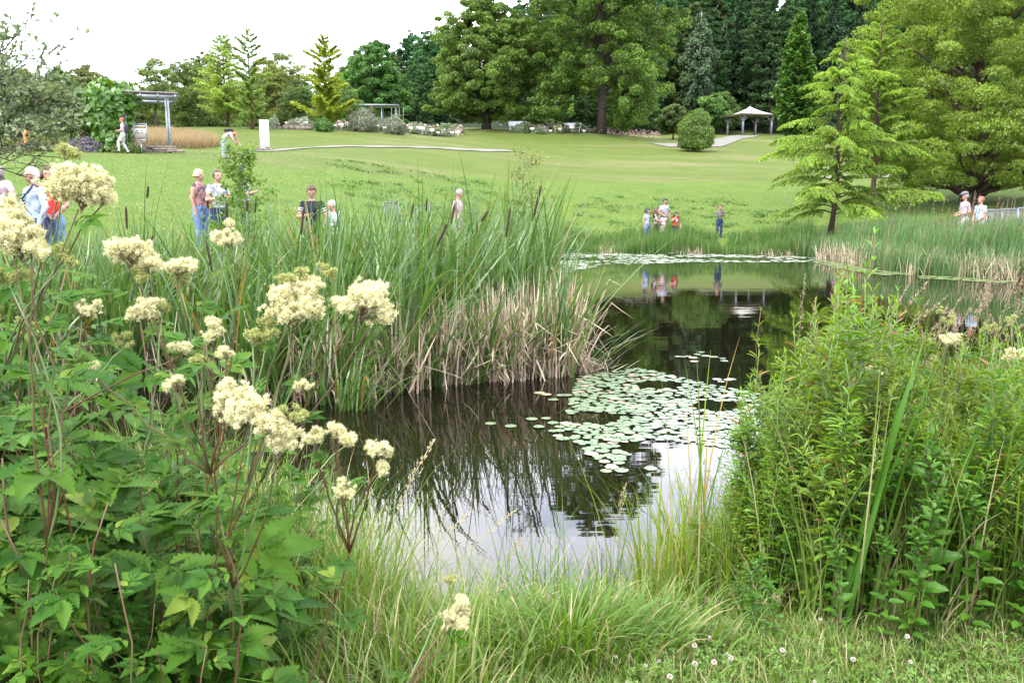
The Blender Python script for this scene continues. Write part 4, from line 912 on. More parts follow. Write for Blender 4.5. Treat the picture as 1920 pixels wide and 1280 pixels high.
SIT = dict(hil=(-.05, 0, .29), hir=(.05, 0, .29), pel=(0, 0, .30), wai=(0, 0, .38), che=(0, .03, .51), nec=(0, .045, .59), hed=(0, .07, .675), shl=(-.11, .04, .565), shr=(.11, .04, .565), knl=(-.07, .22, .29), knr=(.07, .22, .29), anl=(-.07, .22, .05), anr=(.07, .22, .05), tol=(-.08, .30, .02), tor=(.08, .30, .02), ell=(-.14, .10, .42), elr=(.14, .10, .42), wrl=(-.05, .22, .38), wrr=(.05, .22, .38))
person('white-haired person in a striped top sitting low behind the reeds', stand(634, 19.0, 1.09, 385) - A(0, 0, .0), 1.62, PI - .9, cm((.55, .57, .62), (.2, .22, .28), 10), CREAM, HAIR_W, SIT, headtilt=.4, long_sleeve=True)
person('grey-haired man in a pink short-sleeved shirt looking down to the right', stand(856, 22.4, 1.76, 350), 1.76, -PI / 2 - .35, cm((.40, .22, .28), (.46, .30, .36), 20), cm((.22, .22, .20)), HAIR_G, mrg(dict(ell=(-.13, -.02, .63), elr=(.13, .0, .63), wrl=(-.10, .04, .49), wrr=(.10, .05, .49))), headtilt=.5, hips=1.12, lean=.12)
# family at the far bank
person('girl in a grey-blue t-shirt with dark tied hair at the left of the family group', stand(1212, 36, 1.4, 388), 1.42, PI + .7, cm((.28, .32, .38)), JEAN, HAIR_BK, kid=True, female=True, headtilt=.3, hairlen=.03)
person('girl with long brown hair and a dark outfit in the middle of the family group', stand(1229, 36, 1.38, 388), 1.40, PI + 1.2, cm((.10, .09, .08), (.40, .38, .34), 14), cm((.05, .05, .05)), HAIR_BR, dict(wrr=(.06, .18, .62), elr=(.12, .06, .64)), kid=True, female=True, hairlen=.16)
person('young woman with short black hair and grey t-shirt standing behind the children', stand(1244, 37, 1.66, 370), 1.66, PI + .2, cm((.34, .34, .40)), cm((.12, .12, .15)), HAIR_BK, mrg(dict(wrr=(.06, .12, .57), elr=(.14, .02, .64))), female=True, headtilt=.35, lean=.12)
person('little girl in a pale pink patterned dress in front of the woman', stand(1243, 35.4, 1.1, 398), 1.10, PI + .15, cm((.62, .44, .46), (.70, .60, .58), 16), SKIN, HAIR_BK, dict(wrr=(.05, .12, .55), wrl=(-.06, .12, .52)), kid=True, female=True, dress=(.60, .30))
person('boy in a red t-shirt with a white and blue print and dark trousers', stand(1265, 35.4, 1.22, 394), 1.24, PI + .25, cm((.70, .07, .03)), cm((.015, .02, .05)), HAIR_BK, dict(anl=(-.09, .03, .045), tol=(-.10, .11, .018), wrl=(-.13, .16, .47), ell=(-.15, .04, .60), wrr=(.05, .10, .78), elr=(.15, .10, .70)), kid=True, lean=.2, headtilt=.35, print_=(WHITE_C, cm((.05, .25, .45))))
small_bag('backpack', 'dark backpack on the back of the boy in red', 'backpack', stand(1265, 35.4, 1.22, 394), PI + .25, (0, -.04, .92), (.22, .13, .30), cm((.02, .02, .03)), strap=[(-.08, .0, 1.0), (-.09, .12, 1.04), (-.08, .16, .9)])
person('boy in a brown camouflage jacket holding something in both hands, standing alone', stand(1348, 36, 1.36, 381), 1.36, PI + .1, cm((.16, .13, .12), (.08, .10, .07), 12), cm((.03, .05, .09)), HAIR_BR, mrg(HOLD), kid=True, long_sleeve=True, headtilt=.3)
STEP = dict(knl=(-.05, .13, .30), anl=(-.05, .12, .08), tol=(-.05, .20, .05), knr=(.05, .02, .275), anr=(.05, -.10, .06), tor=(.05, -.02, .018))
person('woman in a grey cap and pale open cardigan walking left along the bank', stand(1803, 30.3, 1.7, 360), 1.70, PI / 2 + .15, cm((.34, .27, .28), (.40, .34, .34), 8), CREAM, HAIR_G, mrg(STEP, dict(wrl=(-.05, .14, .57), wrr=(.05, .14, .57))), female=True, headtilt=.2, sleeve=.8)
mb = MB(); ellipsoid(mb, (0, 0, 0), (.105, .12, .075), 16, 10); mb.v[0][:, 2] = np.maximum(mb.v[0][:, 2], -.01); ellipsoid(mb, (0, .11, -.005), (.085, .075, .012), 14, 6)
o = mb.build('cap', cm((.14, .13, .14)), smooth=True); o.location = stand(1803, 30.3, 1.7, 360) + A(-.03, 0, 1.645); o.rotation_euler = (-.15, 0, PI / 2 + .15); tag(o, 'grey cap worn by the woman in the pale cardigan', 'cap')
person('red-haired woman in a light blue print top and cream trousers behind her companion', stand(1832, 30.6, 1.64, 366), 1.64, PI / 2 + .35, cm((.26, .36, .46), (.42, .44, .48), 12), CREAM, HAIR_RED, mrg(dict(wrl=(-.04, .10, .52), ell=(-.12, .0, .63))), female=True, hips=1.1)
small_bag('shoulder_bag', 'pink and beige shoulder bag of the red-haired woman', 'bag', stand(1832, 30.6, 1.64, 366), PI / 2 + .35, (.05, -.17, .95), (.26, .16, .34), cm((.55, .35, .38), (.6, .5, .45), 10), strap=[(.1, -.1, 1.1), (.12, -.02, 1.32), (-.05, .08, 1.2)])
# by the pergola
person('red-haired woman in a grey t-shirt and white trousers walking before the vine', gnd(233, 41.9), 1.66, PI / 2 + .25, cm((.40, .42, .50)), cm((.45, .45, .43)), HAIR_RED, mrg(STEP, dict(wrl=(-.05, .15, .62), wrr=(.05, .15, .60))), female=True, headtilt=.35)
small_bag('backpack', 'dark backpack on the woman in white trousers', 'backpack', gnd(233, 41.9), PI / 2 + .25, (0, -.17, 1.12), (.28, .18, .40), cm((.05, .03, .05)), strap=[(-.1, -.1, 1.3), (-.1, .09, 1.36), (-.1, .1, 1.1)])
BEND = dict(wai=(0, .05, .585), che=(0, .20, .66), nec=(0, .29, .665), hed=(0, .365, .64), shl=(-.11, .26, .655), shr=(.11, .26, .655), ell=(-.12, .33, .50), elr=(.12, .33, .50), wrl=(-.08, .42, .40), wrr=(.05, .42, .40))
person('person in grey trousers bending forward on the lawn near the white column', stand(421, 43.5, 1.12, 250), 1.62, -PI / 2 - .15, cm((.65, .52, .52)), cm((.34, .36, .46)), HAIR_RED, BEND, female=True)
small_bag('shoulder_bag', 'black bag slung over the bending person', 'bag', stand(421, 43.5, 1.12, 250), -PI / 2 - .15, (0, .26, 1.22), (.24, .40, .14), cm((.02, .02, .03)), strap=[(.08, .2, 1.2), (.18, .3, 1.05), (.1, .36, .95)])
person('person in a red shirt and dark shorts half hidden behind the grey-leaved branches', feet(38, 41.8), 1.72, PI / 2 - .2, cm((.65, .07, .06)), cm((.05, .05, .06)), HAIR_BK, mrg(HOLD), short=True)
person('person in orange trousers bending in the bed behind the grey-leaved branches', feet(52, 41.4), 1.60, PI / 2, cm((.70, .35, .32)), cm((.45, .22, .08)), HAIR_G, mrg(BEND))
# ------------------------------------------------------------------ reeds, cattails, water lilies
M_cat = leafmat('cattail_green', (.038, .094, .021), (.100, .176, .034), (.26, .18, .05), c3f=.04, tr=.28, rough=.36, spec=.6)
M_dead = leafmat('dead_reed', (.27, .215, .14), (.57, .485, .35), (.08, .05, .035), c3f=.12, tr=.15, rough=.7, spec=.2)
M_reedfar = leafmat('far_reeds', (.055, .13, .028), (.11, .20, .045), (.30, .26, .12), tr=.3)
M_stalk = mat('cattail_stalk', (.14, .20, .07), .6); M_spike = mat('cattail_spike', (.035, .018, .012), .9, nscale=60, bump=.4)
M_thin = leafmat('thin_rush', (.16, .17, .08), (.24, .22, .12), tr=.2)
def inpoly(poly, n):
    lo, hi = poly.min(0), poly.max(0); out = []
    while len(out) < n:
        q = rng.uniform(lo, hi, (n * 2, 2)); out += list(q[sdist(q, poly) < 0])
    return np.array(out[:n])
def base3(xy, dz=0.0): return np.concatenate([xy, (np.maximum(land(xy[:, 0], xy[:, 1]), -.05) + dz)[:, None]], 1)
WIND = math.radians(80)      # leaves lean to +X
CLUMP = np.array([(-2.75, 9.0), (-2.0, 8.95), (-1.45, 9.35), (-.9, 9.75), (-.3, 10.1), (.1, 10.15), (.5, 10.35), (.80, 10.7), (.78, 12.0), (.55, 13.6), (.1, 15), (-1, 16.2), (-2.4, 17.2), (-4.4, 15.0), (-5.2, 13), (-5.6, 10.8), (-4.4, 9.6)])
LEFTC = np.array([(-9.5, 8.8), (-7.5, 8.4), (-5.0, 9.1), (-4.2, 9.8), (-5, 12.2), (-5.8, 12.8), (-6.6, 12.0), (-7.6, 11.2), (-9.8, 10.6)])
def fans(mb, xy, hx, per, w=(.021, .037), leanm=.18, S=8, wind=1.0):
    """cattail plants: each fan of leaves shares one plane and one lean"""
    n = len(xy); q = np.repeat(np.arange(n), per); m = len(q); b = base3(xy)[q] + rng.normal(size=(m, 3)) * A(.018, .018, 0)
    paz = WIND + rng.normal(size=n) * 1.0 * wind; flip = rng.choice([0, PI], m, p=[.74, .26]); az = paz[q] + flip + rng.normal(size=m) * .28
    lean = np.abs(rng.normal(size=n)) * leanm * np.where((xy[:, 0] > -.1) & (xy[:, 1] < 13), .45, 1.); a0 = np.where(flip > 0, U(.0, .14, m), lean[q] + U(-.02, .22, m)); a1 = U(.0, 1, m) ** 1.8 * 1.7 * np.where(xy[q, 0] > -.1, .6, 1.) + .08
    blades(mb, b, hx[q] * U(.55, 1.15, m), az, a0, a1, U(w[0], w[1], m), S, tip=.78)
def hclump(xy): return np.interp(xy[:, 0], [-5.5, -3, -1.2, .2, 1.1], [1.75, 1.95, 2.12, 2.25, 2.05]) * np.interp(xy[:, 1], [9, 10.5, 16], [.88, 1.02, .95])
mb = MB()
xy = inpoly(CLUMP, 900); dd_ = -sdist(xy, CLUMP); xy = xy[(dd_ > .5) | (xy[:, 0] < -1.0) & (dd_ > .05) | (xy[:, 1] > 12)]; fans(mb, xy, hclump(xy) * U(.72, 1.12, len(xy)), 7)
xy = inpoly(CLUMP, 120); fans(mb, xy, hclump(xy) * U(.9, 1.15, 120), 7, leanm=.55)
t = U(0, 1, 80) ** 1.5 * 7.9; i = t.astype(int); f = (t - i)[:, None]; xy = CLUMP[i] * (1 - f) + CLUMP[i + 1] * f + rng.normal(size=(80, 2)) * .08; fans(mb, xy, U(.7, 1.6, 80), 7, leanm=.3)
# a leaning tuft at the front left foot of the clump
xy = A(-1.62, 8.72) + rng.normal(size=(70, 2)) * .10; n = 70; blades(mb, base3(xy), U(.5, 1.1, n), WIND + rng.normal(size=n) * 1.1, U(.1, .7, n), U(.4, 1.9, n), U(.012, .02, n), 9, tip=.8)
xy = A(1.0, 10.75) + rng.normal(size=(16, 2)) * .08; n = 16; blades(mb, base3(xy, .02), U(.6, 1.15, n), WIND + rng.normal(size=n) * .2, U(.7, 1.1, n), U(.1, .9, n), U(.012, .022, n), 9, tip=.8)
tag(mb.build('cattail_leaves', M_cat), 'dense green cattail leaves leaning right in the middle of the pond', 'reeds', kind='stuff')
mb = MB()
def sheaves(mb, cxy, per, h, w=(.012, .028), spread=.07, kink=.5):
    n = len(cxy); q = np.repeat(np.arange(n), per); m = len(q); xy = cxy[q] + rng.normal(size=(m, 2)) * spread; az0 = U(0, 2 * PI, n); ln = U(-.05, .6, n)
    k = U(0, 1, m) < kink; blades(mb, base3(xy), h[q] * U(.35, 1.1, m), az0[q] + rng.normal(size=m) * .45, ln[q] + rng.normal(size=m) * .13, rng.normal(size=m) * .25, U(w[0], w[1], m), 8, kt=np.where(k, U(.3, .95, m), 2.), ka=U(.7, 2.7, m), tip=.88)
m_ = 600; t = U(0, 1, m_) ** .62 * 7.95; i = t.astype(int); f = (t - i)[:, None]; xy = CLUMP[i] * (1 - f) + CLUMP[i + 1] * f; ctr = CLUMP.mean(0); xy += (ctr - xy) * (U(0, 1, m_) ** 1.5)[:, None] * .40
sheaves(mb, xy, 12, U(.45, 1.15, m_) * np.interp(xy[:, 0], [-3, -1, .4, 1.0], [.75, .95, 1.15, 1.2]))
xy = inpoly(CLUMP, 1900); n = len(xy); blades(mb, base3(xy), U(.5, 1.35, n), U(0, 6.3, n), U(0, .8, n), U(0, .6, n), U(.008, .017, n), 7, kt=U(.3, 1.5, n), ka=U(.8, 2.4, n), tip=.85)
# broken litter lying over the water at the right tip
xy = A(.85, 10.7) + rng.normal(size=(120, 2)) * A(.2, .10); n = 120; blades(mb, base3(xy, .03), U(.2, .5, n), WIND + rng.normal(size=n) * 1.2, U(.9, 1.5, n), U(-.1, .3, n), U(.008, .016, n), 4)
tag(mb.build('dead_cattail_leaves', M_dead), 'broken pale tan dead cattail leaves standing at the waterline', 'dead reeds', kind='stuff')
mb = MB()
xy = inpoly(LEFTC, 420); fans(mb, xy, U(1.25, 1.85, 420), 7)
tag(mb.build('left_bank_cattail_leaves', M_cat), 'green cattail leaves along the left bank behind the cream flowers', 'reeds', kind='stuff')
mb = MB(); xy = inpoly(LEFTC, 1700); n = len(xy); blades(mb, base3(xy), U(.4, 1.1, n), U(0, 6.3, n), U(-.1, .4, n), U(0, .6, n), U(.008, .018, n), 6, kt=U(.3, 1.4, n), ka=U(.8, 2.2, n), tip=.85)
tag(mb.build('left_bank_dead_leaves', M_dead), 'dead brown reed litter among the left bank cattails', 'dead reeds', kind='stuff')
mb = MB()   # tall grass and thin rushes on the left bank behind
P_ = np.array([(-10, 11.6), (-7.2, 12.4), (-5.6, 13.8), (-4.2, 15.6), (-2.6, 17.6), (-1.3, 20), (-.6, 23), (-.2, 27), (.6, 31), (1.9, 34.3), (1.2, 36), (-.8, 31), (-1.6, 26), (-2.1, 22), (-3.6, 19.2), (-5.4, 17), (-6.6, 15.2), (-8.4, 13.9), (-11, 13)])
xy = inpoly(P_, 26000); n = len(xy); blades(mb, base3(xy), U(.2, .72, n) * np.interp(xy[:, 1], [11, 18, 30], [1.2, 1.05, 1.1]), U(0, 6.3, n), U(0, .3, n), U(.1, .9, n), U(.006, .013, n), 4)
tag(mb.build('bank_grass', leafmat('bank_grass', (.06, .13, .025), (.12, .20, .045), (.28, .26, .12), tr=.3)), 'knee-high mixed grass on the bank behind the cattails', 'grass', kind='stuff')
mb = MB(); xy = np.concatenate([A(-6.1, 13.5) + rng.normal(size=(150, 2)) * A(.35, .4), A(-5.3, 13.9) + rng.normal(size=(70, 2)) * A(.6, .5)]); n = len(xy); blades(mb, base3(xy), U(.7, 1.35, n), U(0, 6.3, n), U(0, .08, n), U(.0, .15, n), U(.004, .007, n), 4, tip=.6)
tag(mb.build('thin_rushes', M_thin), 'thin upright olive rush stalks behind the big cream flower', 'rushes', kind='stuff')

# cattail plants with brown spikes, each by itself: (px, py of the spike's middle, distance, spike length px, lean px over the length)
def cattail(px, py, D, L_, lean, label, w=.0145):
    top = at(px + lean * .5, py - L_ * .5, D); bot = at(px - lean * .5, py + L_ * .5, D); d = nrm(top - bot)
    zb = max(float(land(bot[0] - d[0] * .6, D)[0]), -.05); dz = bot[2] - zb
    root = A(bot[0] - d[0] / max(d[2], .5) * dz * .55, D, zb)
    o = thing('cattail_plant', label, 'cattail', tuple(root), group='cattails with brown seed spikes')
    S = 9; t = np.linspace(0, 1, S)[:, None]; P = root * (1 - t) ** 2 + 2 * (1 - t) * t * (bot - d * dz * .45) + bot * t ** 2 - root
    mb = MB(); tube(mb, P, [.0055] * S, 6); tube(mb, [top - root, top + d * .10 - root], [.003, .0012], 5); mb.build('stem', M_stalk, o)
    mb = MB(); k = np.linspace(0, 1, 9); Ls = np.linalg.norm(top - bot); Pk = (bot - root) + (top - bot) * k[:, None]; tube(mb, Pk, w * np.array([.35, .9, 1, 1, 1, 1, 1, .85, .3]), 10); mb.build('seed_spike', M_spike, o, smooth=True)
    mb = MB(); n = 7; blades(mb, rng.normal(size=(n, 3)) * A(.02, .02, 0), U(.8, 1.15, n) * np.linalg.norm(bot - root) * 1.15, WIND + rng.normal(size=n) * .8, U(0, .2, n), U(.1, .7, n), U(.012, .018, n), 8, tip=.78); mb.build('leaves', M_cat, o)
for a in [(237, 408, 11.6, 44, -2, 'cattail spike standing alone right of the biggest cream flower head'),
          (277, 360, 11.6, 24, 2, 'short thin spike above the grass, topmost on the left'),
          (281, 454, 11.0, 26, 14, 'bent dark cattail spike above the cream flowers on the left'),
          (425, 398, 11.3, 40, 0, 'upright cattail spike below the leafy sapling'),
          (463, 385, 11.2, 22, 0, 'short spike right under the sapling crown'),
          (479, 388, 11.4, 22, 1, 'slim spike just right of the sapling foot'),
          (392, 480, 10.6, 60, -12, 'long dark spike leaning left beside the small pale flower head'),
          (567, 415, 10.6, 50, 5, 'long narrow cattail spike left of the young man in black'),
          (772, 398, 11.4, 36, 9, 'spike leaning right in front of the pale mesh chairs'),
          (734, 478, 10.4, 40, 20, 'low leaning spike in the middle of the cattail clump'),
          (800, 384, 11.8, 26, 2, 'short spike right of the mesh chairs'),
          (826, 446, 10.8, 62, 30, 'long strongly leaning cattail spike left of the man in pink'),
          (849, 402, 11.0, 42, 8, 'dark spike crossing the legs of the man in pink'),
          (893, 440, 10.9, 44, 4, 'upright spike right of the man in pink'),
          (909, 405, 11.0, 22, 14, 'small leaning spike above the clump'),
          (953, 416, 10.8, 58, 8, 'long cattail spike in front of the dark mesh chair'),
          (1007, 380, 10.8, 66, 16, 'tallest thick dark cattail spike at the right of the clump'),
          (1120, 395, 12.5, 0.1, 0, '')]:
    if a[5]: cattail(*a)

# far bank and right bank reeds
def shore_band(a, b, k, width, seed=0):
    """points along pond outline vertices a..b pushed outwards"""
    seg = np.array([POND[i % len(POND)] for i in range(a, b + 1)]); l = np.linalg.norm(np.diff(seg, axis=0), axis=1); i = rng.choice(len(l), k, p=l / l.sum()); t = U(0, 1, k)[:, None]
    p = seg[i] * (1 - t) + seg[i + 1] * t; e = nrm(seg[i + 1] - seg[i]); nn = np.stack([-e[:, 1], e[:, 0]], 1); test = p + nn * .3; s = np.where(sdist(test, POND) > 0, 1, -1)[:, None]
    return p, nn * s
# outline indices: 13..19 right bank, 19..22 far bank
p, nn = shore_band(19, 23, 15000, 2); xy = p + nn * U(-.35, 1.5, len(p))[:, None]; n = len(xy); mb = MB()
blades(mb, base3(xy), U(.35, .95, n) * (.8 + .35 * np.sin(xy[:, 0] * 1.3)), U(0, 6.3, n), U(0, .2, n), U(.1, .6, n), U(.012, .024, n), 4)
tag(mb.build('far_bank_reeds', M_reedfar), 'waist-high light green grass and sedge along the far bank', 'reeds', kind='stuff')
p, nn = shore_band(13, 19, 16000, 2); xy = p + nn * U(-.35, 3.4, len(p))[:, None]; n = len(xy); mb = MB(); az = WIND + rng.normal(size=n) * 1.0
blades(mb, base3(xy), U(.65, 1.3, n) * (.85 + .15 * np.sin(xy[:, 0] * .9)), az, U(0, .15, n), U(.1, .6, n), U(.014, .026, n), 5)
tag(mb.build('right_bank_reeds', leafmat('right_bank_reeds', (.055, .125, .04), (.10, .185, .05), (.28, .24, .12), tr=.28)), 'tall green reeds along the right bank before the two women', 'reeds', kind='stuff')
p, nn = shore_band(13, 23, 9500, 2); xy = p + nn * U(-.45, .6, len(p))[:, None]; k = (xy[:, 1] < 31) & (np.sin(xy[:, 0] * 2.7 + xy[:, 1]) > -.7) | (np.sin(xy[:, 0] * 2.1) > .5); xy = xy[k]; n = len(xy); mb = MB()
blades(mb, base3(xy), U(.25, .85, n) * np.where(xy[:, 1] > 31, .45, 1), U(0, 6.3, n), U(-.1, .5, n), U(0, .8, n), U(.012, .026, n), 5, kt=U(.3, 1.5, n), ka=U(.8, 2.2, n))
tag(mb.build('shore_dead_reeds', M_dead), 'dry tan reed litter at the waterline of the far and right banks', 'dead reeds', kind='stuff')
mb = MB(); p, nn = shore_band(14, 18, 60, 2); xy = p + nn * U(.2, 3, len(p))[:, None]; n = len(xy); P0 = base3(xy); h = U(1.1, 1.8, n)
tubes(mb, np.stack([P0, P0 + A(.03, 0, .6) * h[:, None], P0 + A(.08, 0, 1) * h[:, None]], 1), np.full((n, 3), .006), 4); q = np.repeat(np.arange(n), 22); u = U(.45, 1, len(q))
stamp(mb, RH, RHF, frames(rng.normal(size=(len(q), 3)), rdir(len(q))), U(.03, .06, len(q)), P0[q] + np.stack([.08 * u, 0 * u, u], 1) * h[q][:, None])
tag(mb.build('dry_seed_stalks', leafmat('brown_seed', (.10, .065, .045), (.18, .12, .08), tr=.1)), 'thin brown seed stalks standing among the right bank reeds', 'dry stalks', kind='stuff')

# water lilies
M_pad = leafmat('lily_pad', (.135, .19, .10), (.20, .255, .155), (.32, .22, .17), tr=0, rough=.22, spec=1.0, objvar=.16)
M_padold = leafmat('old_lily_pad', (.30, .27, .18), (.34, .24, .18), tr=0, rough=.3, spec=.8, objvar=.2)
def pad_mesh(seed):
    r = np.random.default_rng(seed); k = 20; a = np.linspace(.12, 2 * PI - .12, k); rr = 1 + .03 * np.sin(a * 3 + seed) + .02 * r.normal(size=k)
    v = [(0, 0, .004)] + [(math.sin(x) * q * .55, math.cos(x) * q * .55, .005 + .004 * math.sin(4 * x + seed)) for x, q in zip(a, rr)] + [(math.sin(x) * q, math.cos(x) * q, .007 + .012 * max(0, math.sin(2 * x + seed))) for x, q in zip(a, rr)]
    f3 = [[0, 1 + i, 2 + i] for i in range(k - 1)]; f4 = [[1 + i, 1 + k + i, 2 + k + i, 2 + i] for i in range(k - 1)]
    mb = MB(); mb.add(v, f3); mb.f.append((np.array(f4), 0)); return mb
pads = []
PM = []
for i in range(9):
    o = pad_mesh(i).build('lily_pad', M_pad if i < 7 else M_padold, smooth=True); tag(o, 'pale green lily pad floating in the dense raft near the middle', 'lily pad', 'lily pads of the near raft'); PM.append(o)
pv = Variants(PM)
RAFT = np.array([on_z(x, y)[:2] for x, y in [(1085, 706), (1200, 690), (1290, 712), (1400, 735), (1520, 760), (1520, 840), (1440, 848), (1300, 832), (1200, 846), (1145, 880), (1098, 845), (1055, 798), (1075, 742)]])
random.seed(12); placed = []
_gap = lambda x, y: math.sin(x * 4.1 + y * 1.7) + math.sin(y * 5.3 - x * 2) < -1.25
def put_pad(x, y, r):
    if _gap(x, y): return False
    for (a, b, c) in placed:
        if (a - x) ** 2 + ((b - y)) ** 2 < (.71 * (c + r)) ** 2: return False
    placed.append((x, y, r)); return True
lone = [(920, 794), (958, 799), (997, 786), (1024, 785), (1037, 809), (1010, 801), (1050, 800), (1012, 737), (1024, 740), (1037, 750), (1053, 742), (1063, 742), (1080, 747), (1037, 793), (1049, 808), (1055, 823), (1046, 818), (1062, 795), (1137, 883), (1165, 882), (1220, 879), (1122, 856), (1130, 846), (1280, 670), (1290, 668), (1300, 671), (1302, 678), (1315, 661), (1323, 668), (1338, 670), (1355, 672), (1358, 677), (1308, 665), (1272, 669), (1345, 712), (1365, 713), (1371, 711), (1352, 716)]
for i, (px, py) in enumerate(lone):
    q = on_z(px, py); r = random.uniform(.045, .064); placed.append((q[0], q[1], r))
tries = 0
while len(placed) < 300 and tries < 60000:
    tries += 1; q = inpoly(RAFT, 1)[0]; put_pad(q[0], q[1], random.uniform(.034, .058))
for i, (x, y, r) in enumerate(placed):
    lone_ = i < len(lone)
    pv.place(i, (x, y, .004 + .0012 * (i % 6)), random.uniform(0, 6.3), r, 'single green lily pad floating clear of the raft on dark water' if lone_ else ('pale green lily pad in the far half of the dense raft, toward the reed clump' if y > 8.6 else 'pale green lily pad in the middle of the dense raft' if y > 7.6 else 'pale green lily pad in the near half of the dense raft'), 'loose lily pads around the raft' if lone_ else 'lily pads of the near raft')
print('pads', len(placed))
def pads_stuff(xy, r, name, label, M_):
    v = np.array(pad_mesh(2).v[0]); n = len(xy); mb = MB(); R_ = frames(np.stack([np.sin(U(0, 6, n)), np.cos(U(0, 6, n)), np.zeros(n)], 1) + A(.01, 0, 0), np.tile(A(0, 0, 1), (n, 1)))
    k = 20; f4 = np.array([[1 + i, 1 + k + i, 2 + k + i, 2 + i] for i in range(k - 1)]); f3 = np.array([[0, 1 + i, 2 + i] for i in range(k - 1)])
    P = np.concatenate([xy, U(.004, .014, n)[:, None]], 1); vv = np.einsum('nmi,nij->nmj', v[None] * r[:, None, None], R_) + P[:, None]; m = len(v)
    mb.add(vv, (f4[None] + (np.arange(n) * m)[:, None, None]).reshape(-1, 4)); mb.f.append(((f3[None] + (np.arange(n) * m)[:, None, None]).reshape(-1, 3), 0)); tag(mb.build(name, M_), label, 'lily pads', kind='stuff')
xy = inpoly(RAFT, 3000); keep = []
for q in xy:
    if put_pad(q[0], q[1], .04): keep.append(q)
if keep: pads_stuff(np.array(keep), U(.03, .052, len(keep)), 'small_lily_pads', 'smallest lily pads filling gaps of the near raft', M_pad)
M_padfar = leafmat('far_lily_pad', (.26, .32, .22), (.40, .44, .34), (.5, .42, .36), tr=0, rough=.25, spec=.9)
FARP = np.array([on_z(x, y)[:2] for x, y in [(940, 478), (1040, 475), (1200, 474), (1350, 477), (1500, 481), (1560, 487), (1500, 492), (1300, 492), (1230, 494), (1120, 500), (1060, 512), (1000, 520), (930, 515)]])
xy = inpoly(FARP, 1500); kk = (np.sin(xy[:, 0] * 1.1 + xy[:, 1] * .9) + np.sin(xy[:, 1] * 2.0) + .5 * rng.normal(size=len(xy))) > -.5; xy = xy[kk]; xy = xy[sdist(xy, POND) < -.1]
pads_stuff(xy, U(.07, .14, len(xy)), 'far_lily_pads', 'band of glinting lily pads under the far bank', M_padfar)
p, nn = shore_band(13, 18, 1100, 2); xy = p - nn * U(.25, 1.3, len(p))[:, None]; pads_stuff(xy, U(.05, .10, len(xy)), 'shore_lily_pads', 'thin green strip of lily pads along the right bank', leafmat('shore_pads', (.12, .17, .05), (.2, .25, .1), tr=0, rough=.3, spec=.7))

# turf texture on the embankment
n = 60000; yy = 13 + 38 * U(0, 1, n) ** 1.3; xx = U(-.62, .62, n) * yy; P = np.stack([xx, yy], 1); k = sdist(P, POND) > .5; P = P[k]; n = len(P)
mb = MB(); blades(mb, base3(P), U(.02, .06, n) * (1 + .6 * (np.sin(P[:, 0] * 1.7) * np.sin(P[:, 1] * 1.3) > .5)), U(0, 6.3, n), U(0, .6, n), U(.2, .8, n), U(.012, .025, n), 3)
tag(mb.build('embankment_grass', leafmat('embankment_grass', (.075, .15, .025), (.13, .21, .04), (.22, .24, .10), tr=.3)), 'short rough grass of the embankment behind the pond', 'grass', kind='stuff')
n = 240; px = U(640, 1480, n); D = U(30, 48, n); xx = (px - 960) / FPX * D; P = np.stack([xx, D], 1); P = P[sdist(P, POND) > 2]; q = np.repeat(np.arange(len(P)), 60); c = base3(P)
off = rng.normal(size=(len(q), 3)) * A(.28, .22, .05) * U(.5, 1.4, len(P))[q][:, None]; pos = c[q] + off; pos[:, 2] = land(pos[:, 0], pos[:, 1]) + U(.01, .10, len(q))
mb = MB(); stamp(mb, RH, RHF, frames(rng.normal(size=(len(q), 3)), rdir(len(q), 1.2)), U(.05, .12, len(q)), pos)
tag(mb.build('weed_patches', leafmat('weed_patches', (.055, .115, .02), (.085, .155, .03), tr=.25)), 'darker low weed patches dotted over the embankment', 'weeds', kind='stuff')
n = 1400; yy = 13 + 36 * U(0, 1, n); xx = U(-.6, .5, n) * yy; P = np.stack([xx, yy], 1); P = P[sdist(P, POND) > .8]; mb = MB(); n = len(P); stamp(mb, RH, RHF, frames(rng.normal(size=(n, 3)), rdir(n, 1)), U(.02, .04, n), base3(P, .07))
tag(mb.build('daisies', mat('daisy_white', (.7, .7, .66), .7)), 'tiny white daisies scattered over the embankment grass', 'flowers', kind='stuff')

